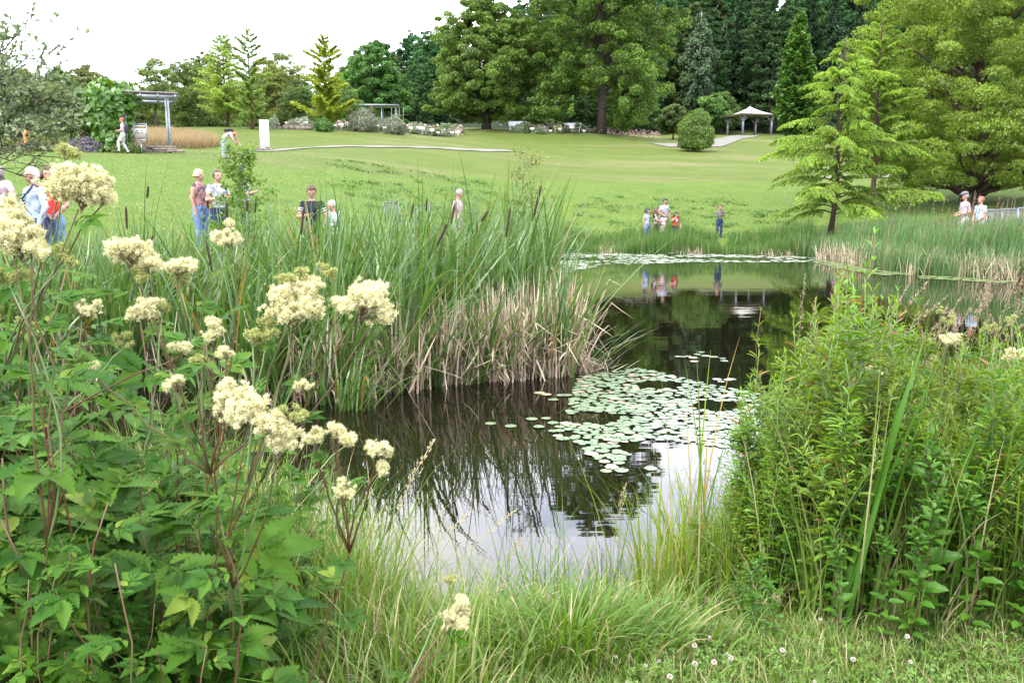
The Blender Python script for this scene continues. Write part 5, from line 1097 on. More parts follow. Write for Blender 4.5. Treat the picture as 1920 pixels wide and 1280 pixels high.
# leafy sapling and slender sapling
def sapling(label, base, H_, spread, nb, nleaf, ls, M_, seed, tmpl=None, z0=.35, bare=0):
    global rng; keep = rng; rng = np.random.default_rng(seed); st = MB(); lf = MB()
    tube(st, [(0, 0, 0), (.02, 0, H_ * .4), (-.02, .01, H_ * .8), (.01, 0, H_)], [.016, .012, .007, .003], 7)
    for i in range(nb):
        z = H_ * (z0 + (1 - z0) * (i + .5) / nb); a = U(0, 6.3); L_ = spread * (1.15 - .75 * (z / H_ - z0) / (1 - z0)) * U(.6, 1.2)
        p0 = A(0, 0, z); p1 = p0 + A(math.cos(a) * L_, math.sin(a) * L_, L_ * U(.3, .9)); tube(st, branch_curve(p0, p1, .1, 5, .03), [.006, .005, .004, .003, .002], 5)
        k = nleaf // nb; t = U(.25, 1.05, k); pos = p0 + (p1 - p0) * t[:, None] + rng.normal(size=(k, 3)) * .045; d = rng.normal(size=(k, 3)) + A(math.cos(a), math.sin(a), -.3); tv, tf = tmpl or (RH * A(.95, 1, 1), RHF)
        stamp(lf, tv, tf, frames(d, rdir(k, 1.2)), ls * U(.6, 1.3, k), pos)
    for q in range(bare): x = U(-.45, -.1) * spread * 2; tube(st, [(x, 0, 0), (x * 1.15, 0, H_ * .5), (x * 1.3 - .05, 0, H_ * U(.75, 1.05))], [.012, .009, .004], 5)
    o = thing('sapling', label, 'sapling', base); st.build('stem', M_stalk, o); lf.build('crown', M_, o); rng = keep
M_sap = leafmat('sapling_leaves', (.07, .14, .02), (.13, .22, .04), tr=.4)
b = at(456, 440, 12.2); sapling('bright green leafy sapling with bare side shoots between the people on the left bank', (b[0], b[1], .35), 2.35, .46, 46, 1900, .06, M_sap, 5, z0=.42, bare=3)
b = at(982, 440, 12.4); sapling('slender sparse olive sapling rising above the cattail clump', (b[0], b[1], .1), 2.62, .32, 20, 420, .045, leafmat('olive_sapling', (.10, .13, .03), (.17, .19, .05), tr=.3), 6, z0=.62)
# ------------------------------------------------------------------ near bank: meadowsweet, willowherb, sedges, clover
M_mleaf = leafmat('meadowsweet_leaf', (.026, .088, .008), (.076, .166, .014), (.16, .23, .03), c3f=.05, tr=.38, rough=.55, spec=.22, back=(.10, .165, .05), nscale=3.0)
M_redstem = mat('red_stem', (.115, .035, .026), .5, nscale=12, c2=(.08, .09, .028), stretch=(1, 1, .3))
M_cream = leafmat('cream_florets', (.56, .53, .28), (.76, .73, .50), tr=.35, rough=.8, spec=.1)
M_bud = leafmat('green_buds', (.24, .28, .08), (.42, .43, .18), tr=.25, rough=.7, spec=.1)
M_hleaf = leafmat('willowherb_leaf', (.098, .190, .020), (.195, .295, .038), (.22, .14, .05), c3f=.03, tr=.36, rough=.48, nscale=1.2, objvar=.22)
M_hleaf2 = leafmat('dark_herb_leaf', (.040, .125, .012), (.085, .190, .020), tr=.3, rough=.45)
M_sedge = leafmat('sedge', (.12, .22, .015), (.22, .32, .03), (.36, .24, .06), tr=.4, rough=.45)
M_grass = leafmat('near_grass', (.075, .145, .020), (.150, .228, .042), (.36, .32, .16), c3f=.13, tr=.35, rough=.5)
M_straw = leafmat('straw', (.38, .33, .19), (.5, .43, .26), tr=.2, rough=.7)
M_clover = leafmat('clover_leaf', (.07, .155, .022), (.13, .22, .04), tr=.3)
M_cloverfl = mat('clover_flower', (.62, .58, .52), .8, nscale=150, c2=(.50, .40, .34))
M_seedbrown = leafmat('brown_grass_seed', (.20, .14, .09), (.34, .26, .17), tr=.2, rough=.8)

def leaflet(nst=9, ncol=5, L_=1.0, W=.42, ser=.10, fold=.10, droop=.22, pleat=.028, shape=(.0, .62, .92, 1.0, .92, .78, .58, .32, .0)):
    t = np.linspace(0, 1, nst); w = np.interp(t, np.linspace(0, 1, len(shape)), shape) * W / 2 * (1 + ser * np.where(np.arange(nst) % 2, 1, -1)); c = np.linspace(-1, 1, ncol); v = []
    for i in range(nst):
        for x in c:
            back = abs(x) * .5 / (nst - 1)
            v.append((x * w[i], (t[i] + back * (i < nst - 1)) * L_, abs(x) * w[i] * fold * 4 - droop * t[i] ** 2 * L_ + pleat * (1 if i % 2 else -1) * abs(x) * L_ * (w[i] > 0)))
    i = (np.arange(nst - 1)[:, None] * ncol + np.arange(ncol - 1)).ravel(); return np.array(v), np.stack([i, i + 1, i + ncol + 1, i + ncol], 1)
def rotz(v, a): c, s = math.cos(a), math.sin(a); return v @ np.array([(c, -s, 0), (s, c, 0), (0, 0, 1)])
def compound(size=1.0, pairs=2, tri=3):
    """meadowsweet leaf: big three to five lobed end leaf and pairs of toothed side leaflets on a rachis (along +Y)"""
    V_, F_ = [], []; n = 0
    def addl(lv, lf_, s, a, p, tilt=0.):
        nonlocal n
        q = rotz(lv * s, a) + p; V_.append(q); F_.append(lf_ + n); n += len(q)
    lv, lf_ = leaflet(19, 5, 1, .50, .12, pleat=.020, shape=(.0, .55, .80, .98, .92, .95, .70, .60, .38, .22, .0)); end = A(0, .52, -.03)
    addl(lv, lf_, .52, 0, end)
    for s in (-1, 1): addl(lv, lf_, .46, s * .85, end + A(0, -.01, .0)); 
    if tri > 3:
        for s in (-1, 1): addl(lv, lf_, .30, s * 1.75, end)
    l2, f2 = leaflet(13, 5, 1, .48, .13, pleat=.022)
    for k in range(pairs):
        y = .36 - k * .20
        for s in (-1, 1): addl(l2, f2, .27 - .05 * k, s * 1.15, A(0, y, -.01))
    # rachis
    r = .006; q = np.array([(-r, 0, 0), (r, 0, 0), (r, .54, -.03), (-r, .54, -.03)]); V_.append(q); F_.append(np.array([[0, 1, 2, 3]]) + n); n += 4
    return np.concatenate(V_) * size, np.concatenate(F_)
CMP = [compound(1, 2, 3), compound(1, 2, 5), compound(1, 1, 3)]
def stem_curve(root, top, bow=.06, S=12):
    t = np.linspace(0, 1, S)[:, None]; P = root + (top - root) * t; L_ = np.linalg.norm(top - root); w = rng.normal(size=3) * bow * L_; P = P + w * np.sin(t * PI) + .010 * L_ * np.sin(t * 17 + rng.uniform(0, 6, 3)); P[0] = root; return P
def add_leaves(lf, st, P, n, t0, t1, size, droopd=.0, toward=None):
    t = np.linspace(t0, t1, n) + U(-.02, .02, n); S = len(P); pos = np.stack([np.interp(t * (S - 1), np.arange(S), P[:, k]) for k in range(3)], 1)
    az = np.arange(n) * 2.4 + U(0, 6.3) + U(-.5, .5, n); el = U(-.15, .55, n); d = np.stack([np.cos(az) * np.cos(el), np.sin(az) * np.cos(el), np.sin(el)], 1)
    if toward is not None: d = nrm(d + toward)
    nn = nrm(A(0, 0, 1) + rng.normal(size=(n, 3)) * .35 + A(0, -.35, 0)); sz = size * np.interp(t, [t0, .5 * (t0 + t1), t1], [1.0, 1.0, .45]) * U(.75, 1.25, n)
    for c in range(3):
        k = np.arange(n) % 3 == c
        if k.any(): stamp(lf, CMP[c][0], CMP[c][1], frames(d[k], nn[k]), sz[k], pos[k])
STAR = (np.array([(0, 0, 0), (.5, .12, .1), (.16, .5, .1), (-.4, .4, .1), (-.5, -.2, .1), (0, -.55, .1)]), np.array([[0, 1, 2], [0, 2, 3], [0, 3, 4], [0, 4, 5], [0, 5, 1]]))
def panicle(fl, st, top, d, size, dens=1.0, frothy=1.0, flat=.75):
    """cream frothy panicle: a few uneven plumes of tiny knots on thin branching rays"""
    d = nrm(d); nl = max(5, int(11 * dens)); ax = nrm(np.cross(d, A(.3, 1, .2))); ay = np.cross(d, ax)
    a = np.arange(nl) * 2.4 + U(-.5, .5, nl); u = U(.15, 1, nl) ** .7; h0 = U(-.05, .62, nl); R_ = size * .48 * u * (1.1 - .5 * np.clip(h0, 0, 1))
    Lc = top + ax * (R_ * np.cos(a))[:, None] + ay * (R_ * np.sin(a))[:, None] + d * (size * h0 * flat)[:, None]; lr_ = size * U(.05, .19, nl)
    per_l = (lr_ / lr_.mean() * 27 * min(dens, 1.3)).astype(int) + 4; l = np.repeat(np.arange(nl), per_l); nk = len(l)
    K = Lc[l] + rng.normal(size=(nk, 3)) * (lr_[l] * .78)[:, None] * (A(1, 1, 1) - .35 * np.abs(d)) + d * (lr_[l] * U(-.3, .3, nk))[:, None]
    b0 = top - d * size * .25; S = 4; t = np.linspace(0, 1, S)[None, :, None]; st0 = b0 + d * (size * .5 * np.clip(h0, 0, 1))[:, None] * .8
    P = st0[:, None] * (1 - t) ** 2 + 2 * t * (1 - t) * (st0 * .55 + Lc * .45 + d * size * .02)[:, None] + Lc[:, None] * t ** 2; tubes(st, P, np.tile(np.linspace(.0014, .0008, S), (nl, 1)), 4)
    e = Lc[l] - d * (lr_[l] * .5)[:, None]; tubes(st, np.stack([e, (e + K) / 2, K], 1), np.full((nk, 3), .0005), 3)
    per = int(20 * frothy); kr = size * .034 * U(.4, 1.4, nk) + .0012; q = np.repeat(np.arange(nk), per); n = len(q); dd = rdir(n, .15); pos = K[q] + dd * (kr[q] * U(.2, 1.5, n) ** 1.2)[:, None]
    stamp(fl, STAR[0], STAR[1], frames(rng.normal(size=(n, 3)), nrm(dd + rng.normal(size=(n, 3)) * .7)), U(.0020, .0042, n), pos, 0)
    kb = int(nk * .5); cb = K[rng.integers(0, nk, kb)] + rng.normal(size=(kb, 3)) * size * .05 - d * size * .02; qb = np.repeat(np.arange(kb), 7); stamp(fl, STAR[0], STAR[1], frames(rng.normal(size=(len(qb), 3)), rdir(len(qb))), U(.002, .004, len(qb)), cb[qb] + rdir(len(qb)) * .0022, 1)
    m = int(n * 1.6); q = rng.integers(0, nk, m); dd = rdir(m, .2); p0 = K[q] + dd * (kr[q] * .6)[:, None]; p1 = p0 + dd * U(.004, .010, m)[:, None]; s = nrm(rng.normal(size=(m, 3))) * .00045
    v = np.stack([p0 - s, p0 + s, p1], 1).reshape(-1, 3); fl.add(v, np.arange(m * 3).reshape(-1, 3))
def sweet(label, root, px, py, D, size, dens=1.0, frothy=1.0, leaves=10, lsize=.23, d=(0, 0, 1), t0=.25, extra=(), thick=.0034, bow=.085):
    size *= .9; extra = [(a, b, c, e * .92, f, g) for a, b, c, e, f, g in extra]
    top = at(px, py, D); root = np.asarray(root, float); root[2] = max(float(land(root[0], root[1])[0]), 0)
    o = thing('meadowsweet', label, 'wildflower', tuple(root), group='meadowsweet plants in flower')
    d = nrm(A(*d)); tip = top - d * size * .15; P = stem_curve(root, tip, bow); st = MB(); tube(st, P - root, np.linspace(thick, thick * .45, len(P)), 7)
    lf = MB(); add_leaves(lf, st, P, leaves + 5, t0, .97, lsize)
    st.build('stem', M_redstem, o, smooth=True); lf.v = [v - root for v in lf.v]; lf.build('leaves', M_mleaf, o)
    for i, (dx, dy, dD, s_, dn, bud) in enumerate([(0, 0, 0, size, dens, 0)] + list(extra)):
        tp = at(px + dx, py + dy, D + dD); fl, s2 = MB(), MB()
        if i: k = int(len(P) * .72); s2_P = stem_curve(P[k], tp - d * s_ * .2, .04, 7); tube(s2, s2_P - root, np.linspace(.003, .0016, 7), 6)
        panicle(fl, s2, tp, d + rng.normal(size=3) * .15, s_, dn, frothy); fl.v = [v - root for v in fl.v]
        s2.v = [v - root if (j or not i) else v for j, v in enumerate(s2.v)]
        f = fl.build('flower_head', [M_bud if bud else M_cream, M_bud], o); s2.build('flower_stalks', M_redstem if not bud else M_stalk, f)
# (label, root, px, py, D, size ...)
LZ = 0.0
sweet('meadowsweet with the biggest cream flower head of all, in front of the woman in red', (-1.02, 2.15, LZ), 153, 375, 1.95, .128, 1.7, 1.3, 8, .24, extra=[(-48, -10, .02, .075, .8, 0), (45, -15, .02, .07, .7, 0), (-30, -75, .03, .06, .35, 1), (-45, 120, .05, .08, .4, 1)])
sweet('meadowsweet at the left edge with two cream heads and yellowish buds', (-1.28, 2.0, LZ), 40, 468, 1.85, .12, 1.3, 1.1, 7, .24, extra=[(-25, -55, .05, .085, .9, 0), (-20, 55, .02, .09, .5, 1), (20, -22, .0, .05, .5, 0)])
sweet('meadowsweet with a wide cream head below the cattail spike on the left', (-.95, 2.35, LZ), 250, 496, 2.2, .115, 1.2, 1.1, 7, .25, extra=[(-22, -28, .03, .045, .6, 0), (28, 5, .03, .05, .8, 0), (10, 30, 0, .06, .5, 1)])
sweet('meadowsweet with a loose cream head right of the wide one', (-.85, 2.5, LZ), 340, 512, 2.35, .085, .9, .9, 6, .24, extra=[(0, 20, 0, .05, .5, 1)])
sweet('meadowsweet with a small pale head standing alone before the reeds', (-1.0, 2.55, LZ), 427, 452, 2.5, .085, .8, .8, 6, .22, t0=.4, extra=[(4, -26, 0, .04, .4, 0)])
sweet('meadowsweet with a small cream head in the middle of the leafy mass', (-.88, 2.25, LZ), 275, 590, 2.1, .085, .9, 1.0, 7, .24, extra=[(28, -8, 0, .035, .4, 1)])
sweet('meadowsweet with an elongated cream head leaning right before the dead reeds', (-.92, 2.25, LZ), 545, 590, 2.0, .125, 1.3, 1.2, 4, .16, extra=[(-45, 38, -.02, .07, .6, 1), (30, -40, .03, .07, .9, 0), (15, -70, .03, .07, .4, 1), (70, -75, .05, .05, .3, 1), (-70, 50, 0, .05, .3, 1)])
sweet('meadowsweet with the cream head farthest right over the dark reeds', (-.85, 2.3, LZ), 682, 580, 2.0, .115, 1.5, 1.2, 3, .13, t0=.35, d=(.35, 0, 1), extra=[(-38, -8, 0, .05, .6, 0), (35, -5, 0, .03, .4, 0)])
sweet('meadowsweet with a large lumpy cream head bending down over the water', (-.88, 1.95, LZ), 455, 775, 1.75, .105, 1.4, 1.3, 5, .17, d=(.3, -.2, 1), extra=[(50, 35, .0, .09, 1.2, 0), (-25, -32, 0, .05, .8, 0), (70, 62, 0, .06, .7, 0), (88, 0, 0, .055, .35, 1)])
sweet('meadowsweet with small cream tufts beside the seed head over the water', (-.78, 2.0, LZ), 640, 828, 1.9, .065, .8, .9, 2, .12, t0=.3, d=(.6, 0, 1), extra=[(-52, -5, 0, .045, .6, 0), (68, 20, 0, .055, .7, 0), (72, 52, 0, .035, .5, 0), (0, 92, 0, .05, .5, 0), (-15, -25, 0, .03, .5, 0)])
sweet('meadowsweet sprawling low with a cream head over the grass at the bottom', (-.72, 1.7, LZ), 855, 1160, 1.95, .062, 1.0, 1.0, 2, .15, t0=.2, d=(.3, 0, 1), bow=.02, extra=[(12, -28, 0, .035, .7, 0), (-10, 22, 0, .035, .5, 0), (-10, -70, 0, .03, .3, 1)])
sweet('meadowsweet with budding greenish heads in the left leaf mass', (-1.1, 2.3, LZ), 160, 585, 2.1, .07, .6, .7, 8, .26, extra=[(70, 60, 0, .05, .35, 1), (180, 75, 0, .06, .4, 0), (-110, 30, 0, .05, .3, 1)])
sweet('meadowsweet with scattered small heads between the leaves', (-.95, 2.15, LZ), 400, 640, 2.0, .055, .5, .8, 8, .25, extra=[(-20, 45, 0, .05, .4, 1), (-70, 88, 0, .055, .5, 0), (25, 25, 0, .04, .4, 0), (0, -30, 0, .04, .4, 0), (170, 90, 0, .04, .35, 0), (-230, 50, 0, .03, .4, 0)])
sweet('slender meadowsweet with small cream heads among the right bank herbs', (2.05, 4.1, LZ), 1782, 640, 3.9, .10, .8, .8, 5, .24, extra=[(-5, -35, 0, .07, .4, 1), (-20, -55, 0, .05, .3, 1)])
sweet('meadowsweet with pale flat heads at the right edge of the photo', (2.5, 4.2, LZ), 1905, 672, 4.0, .10, .8, .8, 5, .24, extra=[(-50, -52, 0, .07, .35, 1), (-8, -70, 0, .06, .35, 1)])
sweet('budding meadowsweet in the middle of the right bank herbs', (1.5, 3.9, LZ), 1645, 708, 3.7, .09, .5, .6, 5, .22, extra=[])

# leafy meadowsweet shoots without flowers
def shoot(seed, H_, n, size):
    global rng; keep = rng; rng = np.random.default_rng(seed); o = thing('meadowsweet_shoot', 'leafy dark green shoot with toothed lobed leaves at the lower left', 'wild plant', group='leafy shoots of the lower left mass')
    P = stem_curve(A(0, 0, 0), A(U(-.15, .15), U(-.1, .1), H_), .05); st, lf = MB(), MB(); tube(st, P, np.linspace(.005, .002, len(P)), 7); add_leaves(lf, st, P, n, .15, 1.0, size, toward=A(0, -.35, 0))
    st.build('stem', M_redstem, o, smooth=True); lf.build('leaves', M_mleaf, o); rng = keep; return o
sv = Variants([shoot(200 + i, .85 + .07 * i, 12, .26) for i in range(6)])
random.seed(77)
for k in range(112):
    y = random.uniform(1.75, 3.2); x = -y * random.uniform(.34, .80)
    s = random.uniform(.75, 1.1) * float(np.interp(x / y, [-.8, -.5, -.34], [1.18, 1.08, .72])) * float(np.interp(y, [1.7, 2.1, 3.2], [.72, .95, 1.1]))
    sv.place(k, (x, y, float(land(x, y)[0]) - .02), random.uniform(0, 6.3), s, tilt=(random.uniform(-.12, .12), random.uniform(-.05, .22)),
        label='toothed leafy shoot ' + ('in the front' if y < 2.2 else 'in the middle' if y < 2.75 else 'at the back') + ' of the left mass ' + ('by the left edge' if x / y < -.6 else 'below the big flower heads' if x / y < -.47 else 'at its right flank'))
for k, (x, y, s) in enumerate(((-1.05, 1.45, .62), (-.72, 1.55, .55), (-.88, 1.35, .5), (-1.2, 1.6, .8), (-.72, 1.75, .5), (-1.0, 1.7, .72), (-.85, 1.8, .62), (-.62, 1.8, .36))): sv.place(k, (x, y, float(land(x, y)[0])), k * 1.7, s, tilt=(.1, .05), label='low shoot with large lobed leaves at the bottom left corner')

# willowherb and loosestrife on the right bank
NL = leaflet(6, 3, 1, .215, .0, .10, .25, .0, (.1, .75, 1, .85, .5, 0)); BL = leaflet(7, 5, 1, .5, .06, .08, .22, .02)
def herb(seed, H_, nodes, ls, M_, branch=6, tmpl=NL, label='', cat='wild plant', name='willowherb', red=True, group=None, tip=None, per=2):
    global rng; keep = rng; rng = np.random.default_rng(seed); o = thing(name, label, cat, group=group); st, lf = MB(), MB()
    P = stem_curve(A(0, 0, 0), A(U(-.10, .10), U(-.08, .08), H_), .03); tube(st, P, np.linspace(.0048, .0016, len(P)), 6)
    def leafy(P, n, s0, a0=0):
        S = len(P); t = np.linspace(.12, 1.0, n); tt = np.repeat(t, per); k = len(tt); pos = np.stack([np.interp(tt * (S - 1), np.arange(S), P[:, c]) for c in range(3)], 1)
        az = a0 + np.repeat(np.arange(n) * 1.57, per) + np.tile(np.arange(per) * 2 * PI / per, n) + U(-.35, .35, k); el = np.interp(tt, [0, .8, 1], [.25, .6, 1.15]) + U(-.25, .25, k)
        d = np.stack([np.cos(az) * np.cos(el), np.sin(az) * np.cos(el), np.sin(el)], 1); stamp(lf, tmpl[0], tmpl[1], frames(d, nrm(A(0, 0, 1) + rng.normal(size=(k, 3)) * .3)), s0 * np.interp(tt, [0, .35, 1], [.9, 1.15, .45]) * U(.75, 1.2, k), pos)
    leafy(P, nodes, ls)
    for b in range(branch):
        t = U(.35, .9); i = int(t * (len(P) - 1)); a = U(0, 6.3); L_ = H_ * (1.05 - t) * U(.35, .6); Q = stem_curve(P[i], P[i] + A(math.cos(a) * .45, math.sin(a) * .45, .95) * L_, .05, 7); tube(st, Q, np.linspace(.0026, .001, 7), 5); leafy(Q, int(nodes * .42), ls * .62, a)
    st.build('stem', M_redstem if red else M_stalk, o, smooth=True); lf.build('leaves', M_, o)
    if tip is not None:
        mb = MB(); n = 150; q = U(0, 1, n); stamp(mb, RH, RHF, frames(rng.normal(size=(n, 3)), rdir(n, .3)), U(.006, .013, n), P[-1] + A(0, 0, .13) * q[:, None] + rng.normal(size=(n, 3)) * .008); mb.build('flower_spike', tip, o)
    rng = keep; return o
G_H = 'willowherb stems of the right bank'
hv = Variants([herb(300 + i, 1.25 + .05 * i, 30, .114, M_hleaf, 9, red=(i == 2), label='upright willowherb stem with narrow bright green leaves on the right bank', group=G_H) for i in range(6)])
hd = Variants([herb(320 + i, .85, 15, .10, M_hleaf2, 4, tmpl=BL, name='nettle_like_herb', label='broad-leaved dark green herb at the foot of the right bank stems', group='broad-leaved herbs of the right bank') for i in range(4)])
def top_y(px):  # picture height of the herb mass silhouette
    return float(np.interp(px, [1190, 1240, 1290, 1330, 1380, 1430, 1500, 1560, 1620, 1700, 1780, 1850, 1920, 2100], [1080, 1030, 950, 860, 740, 630, 560, 530, 545, 590, 590, 640, 640, 640]))
random.seed(31); cnt = 0
for k in range(290):
    px = random.uniform(1310, 2060) if k < 268 else random.uniform(1270, 1420); D = random.uniform(3.25, 5.6) if px > 1440 else random.uniform(3.6, 4.9)
    g_ = gnd(px, D)
    if g_[2] < -.05: continue
    ty = top_y(px) + random.uniform(-30, 90) + (abs(random.gauss(0, 1)) * 60); tp = at(px, ty, D)[2]; hgt = tp - g_[2]
    if hgt < .25: continue
    hv.place(cnt, g_, random.uniform(0, 6.3), hgt / 1.38 * random.uniform(.9, 1.02), tilt=(random.uniform(-.1, .1), random.uniform(-.12, .1)),
        label='narrow-leaved stem ' + ('on the flank by the lily pads' if px < 1450 else 'around the tall lone spire' if px < 1600 else 'in the middle of the right bank mass' if px < 1760 else 'toward the right edge') + (', front rows' if D < 4.0 else ', middle rows' if D < 4.7 else ', back rows by the water')); cnt += 1
print('herbs', cnt)
for k in range(75):
    px = random.uniform(1400, 2000); D = random.uniform(3.0, 3.9); g_ = gnd(px, D); hd.place(k, g_, random.uniform(0, 6.3), random.uniform(.35, .85) * float(np.interp(px, [1400, 1700], [.6, 1.15])), tilt=(random.uniform(-.15, .15), random.uniform(-.15, .15)), label='broad-leaved green herb at the foot of the ' + ('left' if px < 1560 else 'middle' if px < 1740 else 'right') + ' part of the right bank mass')
for k, (px, D, ty) in enumerate(((1548, 4.1, 470), (1568, 4.0, 505), (1535, 4.2, 540), (1585, 4.3, 520), (1560, 3.8, 560))):
    g_ = gnd(px, D); hv.place(k, g_, k * 1.9, (at(px, ty, D)[2] - g_[2]) / 1.38, label='tall narrow-leaved stem just below the lone spire of the right bank mass')
# named single stems
M_purple = leafmat('purple_spike', (.20, .07, .13), (.30, .12, .20), tr=.2)
for i, (px, D, ty, lab, tip) in enumerate([(1556, 3.9, 432, 'tallest willowherb stem, rising alone before the far reeds', None), (1524, 4.3, 575, 'purple loosestrife stem with a thin purple flower spike', M_purple), (1415, 4.4, 590, 'outermost willowherb stem at the left flank of the right bank mass', None), (1520, 3.5, 700, 'dark red willowherb stem nearest the water', None)]):
    g_ = gnd(px, D); H_ = at(px, ty, D)[2] - g_[2]; o = herb(350 + i, H_, 22, .09, M_hleaf, 5, name='loosestrife' if tip else 'willowherb', label=lab, tip=tip); o.location = g_
M_iris = leafmat('iris_leaf', (.040, .120, .016), (.075, .175, .022), tr=.3, rough=.4, spec=.5)
# broad iris-like blades on the right
for i, (px, D, py, w, lab) in enumerate([(1690, 3.15, 640, .030, 'broad dark green sword leaves crossing the middle of the right bank'), (1860, 3.2, 640, .030, 'pair of broad upright sword leaves near the right edge'), (1905, 3.6, 790, .04, 'broad sword leaf cut by the right edge')]):
    g_ = gnd(px - 90, D); mb = MB(); n = 5; H_ = at(px, py - 60, D)[2] - g_[2]; blades(mb, rng.normal(size=(n, 3)) * A(.04, .03, 0), H_ * U(.75, 1.05, n), A(1.5, 1.3, 1.8, 1.2, 2.2)[:n], U(.06, .28, n), U(.05, .3, n), np.full(n, w), 9, twist=U(-.4, .4, n), tip=.8)
    o = mb.build('iris_leaves', M_iris); o.location = g_; tag(o, lab, 'iris', 'sword-leaved irises of the right bank')

# grasses of the near bank
def grass_zone(name, label, poly, n, h, w, M_, seg=5, a1=(.2, 1.3), lean=(0, .35), kind='grass', tuft=26, spread=.055):
    """grass in uneven tufts that lean outwards, each tuft with its own height and colour bias"""
    nt_ = max(1, n // tuft); c = inpoly(np.array(poly, float), nt_); q = np.repeat(np.arange(nt_), tuft); off = rng.normal(size=(len(q), 2)) * (spread * U(.5, 1.8, nt_))[q][:, None]; xy = c[q] + off
    ok = land(xy[:, 0], xy[:, 1]) > -.05; xy, q, off = xy[ok], q[ok], off[ok]; k = len(xy); ht = U(h[0], h[1], nt_) ** 1.0; az = np.arctan2(off[:, 0], off[:, 1]) + rng.normal(size=k) * .9; mb = MB(); th = U(0, 1, nt_)
    hh = ht[q] * U(.45, 1.15, k); le = U(lean[0], lean[1], k) * (.6 + .9 * th[q]); aa = U(a1[0], a1[1], k); ww = U(w[0], w[1], k)
    mats = M_ if isinstance(M_, list) else [M_]; mi = (th[q] * 3 + U(-.5, .5, k)).astype(int) % len(mats)
    for m in range(len(mats)):
        s_ = mi == m
        if s_.any(): blades(mb, base3(xy[s_]), hh[s_], az[s_], le[s_], aa[s_], ww[s_], seg, mi=m)
    tag(mb.build(name, mats), label, kind, kind='stuff')
M_grass2 = leafmat('near_grass_dark', (.062, .140, .016), (.120, .21, .030), (.30, .26, .12), c3f=.08, tr=.35)
M_grass3 = leafmat('near_grass_pale', (.13, .20, .035), (.22, .28, .075), (.42, .37, .20), c3f=.25, tr=.35)
GM = [M_grass, M_grass2, M_grass3]
grass_zone('mown_grass', 'short green lawn grass at the bottom right corner', [(-.7, 2.2), (3.2, 2.2), (3.6, 3.5), (1.2, 3.35), (.1, 3.1), (-.7, 2.9)], 64000, (.03, .12), (.002, .005), GM + [M_straw], 5, (.3, 1.8), (0, .9))
grass_zone('bank_edge_grass', 'knee-high grass on the near bank before the water', [(-1.2, 2.4), (-.1, 2.5), (.3, 3.15), (1.3, 3.35), (2.2, 3.6), (2.6, 4.3), (2.2, 4.9), (1.5, 4.6), (1.0, 4.25), (.5, 3.95), (-.3, 3.95), (-1.0, 4.3), (-1.7, 4.6), (-1.6, 3.2)], 13000, (.06, .32), (.003, .011), GM, 7, (.2, 2.2), (0, .6))
grass_zone('water_edge_grass', 'taller light grass standing against the water', [(-1.9, 4.5), (-1.0, 4.0), (-.3, 3.75), (.5, 3.75), (1.2, 4.1), (1.8, 4.8), (1.6, 5.1), (1.0, 4.5), (.5, 4.2), (-.3, 4.2), (-1.0, 4.55), (-1.8, 4.95)], 3300, (.22, .72), (.003, .009), GM, 7, (.1, 1.5), tuft=14)
grass_zone('sedge_tufts', 'bright yellow-green sedge blades at the water edge', [(.28, 4.05), (.7, 3.95), (1.5, 4.5), (1.9, 5.1), (1.5, 5.0), (.95, 4.5), (.5, 4.25)], 560, (.45, .95), (.011, .021), M_sedge, 7, (.05, .5), (0, .28), tuft=9)
grass_zone('sedge_tufts', 'yellow-green sedge blades left of the open water', [(-1.5, 4.1), (-.7, 3.85), (-.5, 4.1), (-1.2, 4.6), (-1.7, 4.7)], 420, (.35, .70), (.009, .016), M_sedge, 7, (.05, .6), (0, .3), tuft=9)
grass_zone('right_bank_grass', 'long green grass growing between the right bank herbs', [(1.0, 3.2), (4.4, 3.1), (6.5, 5.5), (5.0, 6.2), (2.8, 5.6), (1.7, 4.9)], 15000, (.25, 1.15), (.003, .010), GM, 6, (.2, 1.3), tuft=18)
grass_zone('tall_sedge', 'tall upright yellow-green sedge stalks at the left flank of the right bank', [(.6, 3.9), (1.25, 3.8), (2.0, 4.7), (2.3, 5.4), (1.9, 5.3), (1.2, 4.6), (.7, 4.2)], 620, (.6, 1.35), (.007, .014), [M_sedge, M_grass], 8, (.02, .5), (0, .15), tuft=5, spread=.09)
grass_zone('flank_grass', 'loose tall light grass climbing the left flank of the right bank', [(.55, 3.6), (1.2, 3.55), (1.9, 3.9), (2.2, 4.9), (1.8, 5.1), (1.3, 4.6), (.75, 4.2)], 4200, (.3, .95), (.0025, .008), [M_grass, M_grass3, M_sedge], 7, (.1, 1.1), (0, .3), tuft=12)
grass_zone('loose_light_grass', 'loose light green grass at the bottom between the leafy mass and the tussock', [(-.85, 2.05), (-.1, 2.2), (-.1, 3.2), (-1.3, 3.3), (-1.15, 2.6)], 7000, (.08, .40), (.003, .010), [M_grass, M_grass3, M_grass2], 7, (.2, 1.8), (0, .5), tuft=14)
grass_zone('left_water_grass', 'light green grass between the meadowsweet and the open water', [(-1.7, 3.0), (-.45, 2.8), (-.55, 3.8), (-1.1, 4.4), (-2.0, 4.8)], 6500, (.3, .85), (.003, .008), GM, 7, (.2, 1.6), tuft=18)
grass_zone('left_understory_grass', 'dark grass and litter beneath the leafy mass at the left', [(-3, 1.2), (-.4, 1.3), (-.3, 2.6), (-1.3, 3.4), (-1.8, 4.6), (-3.6, 4.8)], 16000, (.1, .4), (.003, .007), M_grass2, 5)
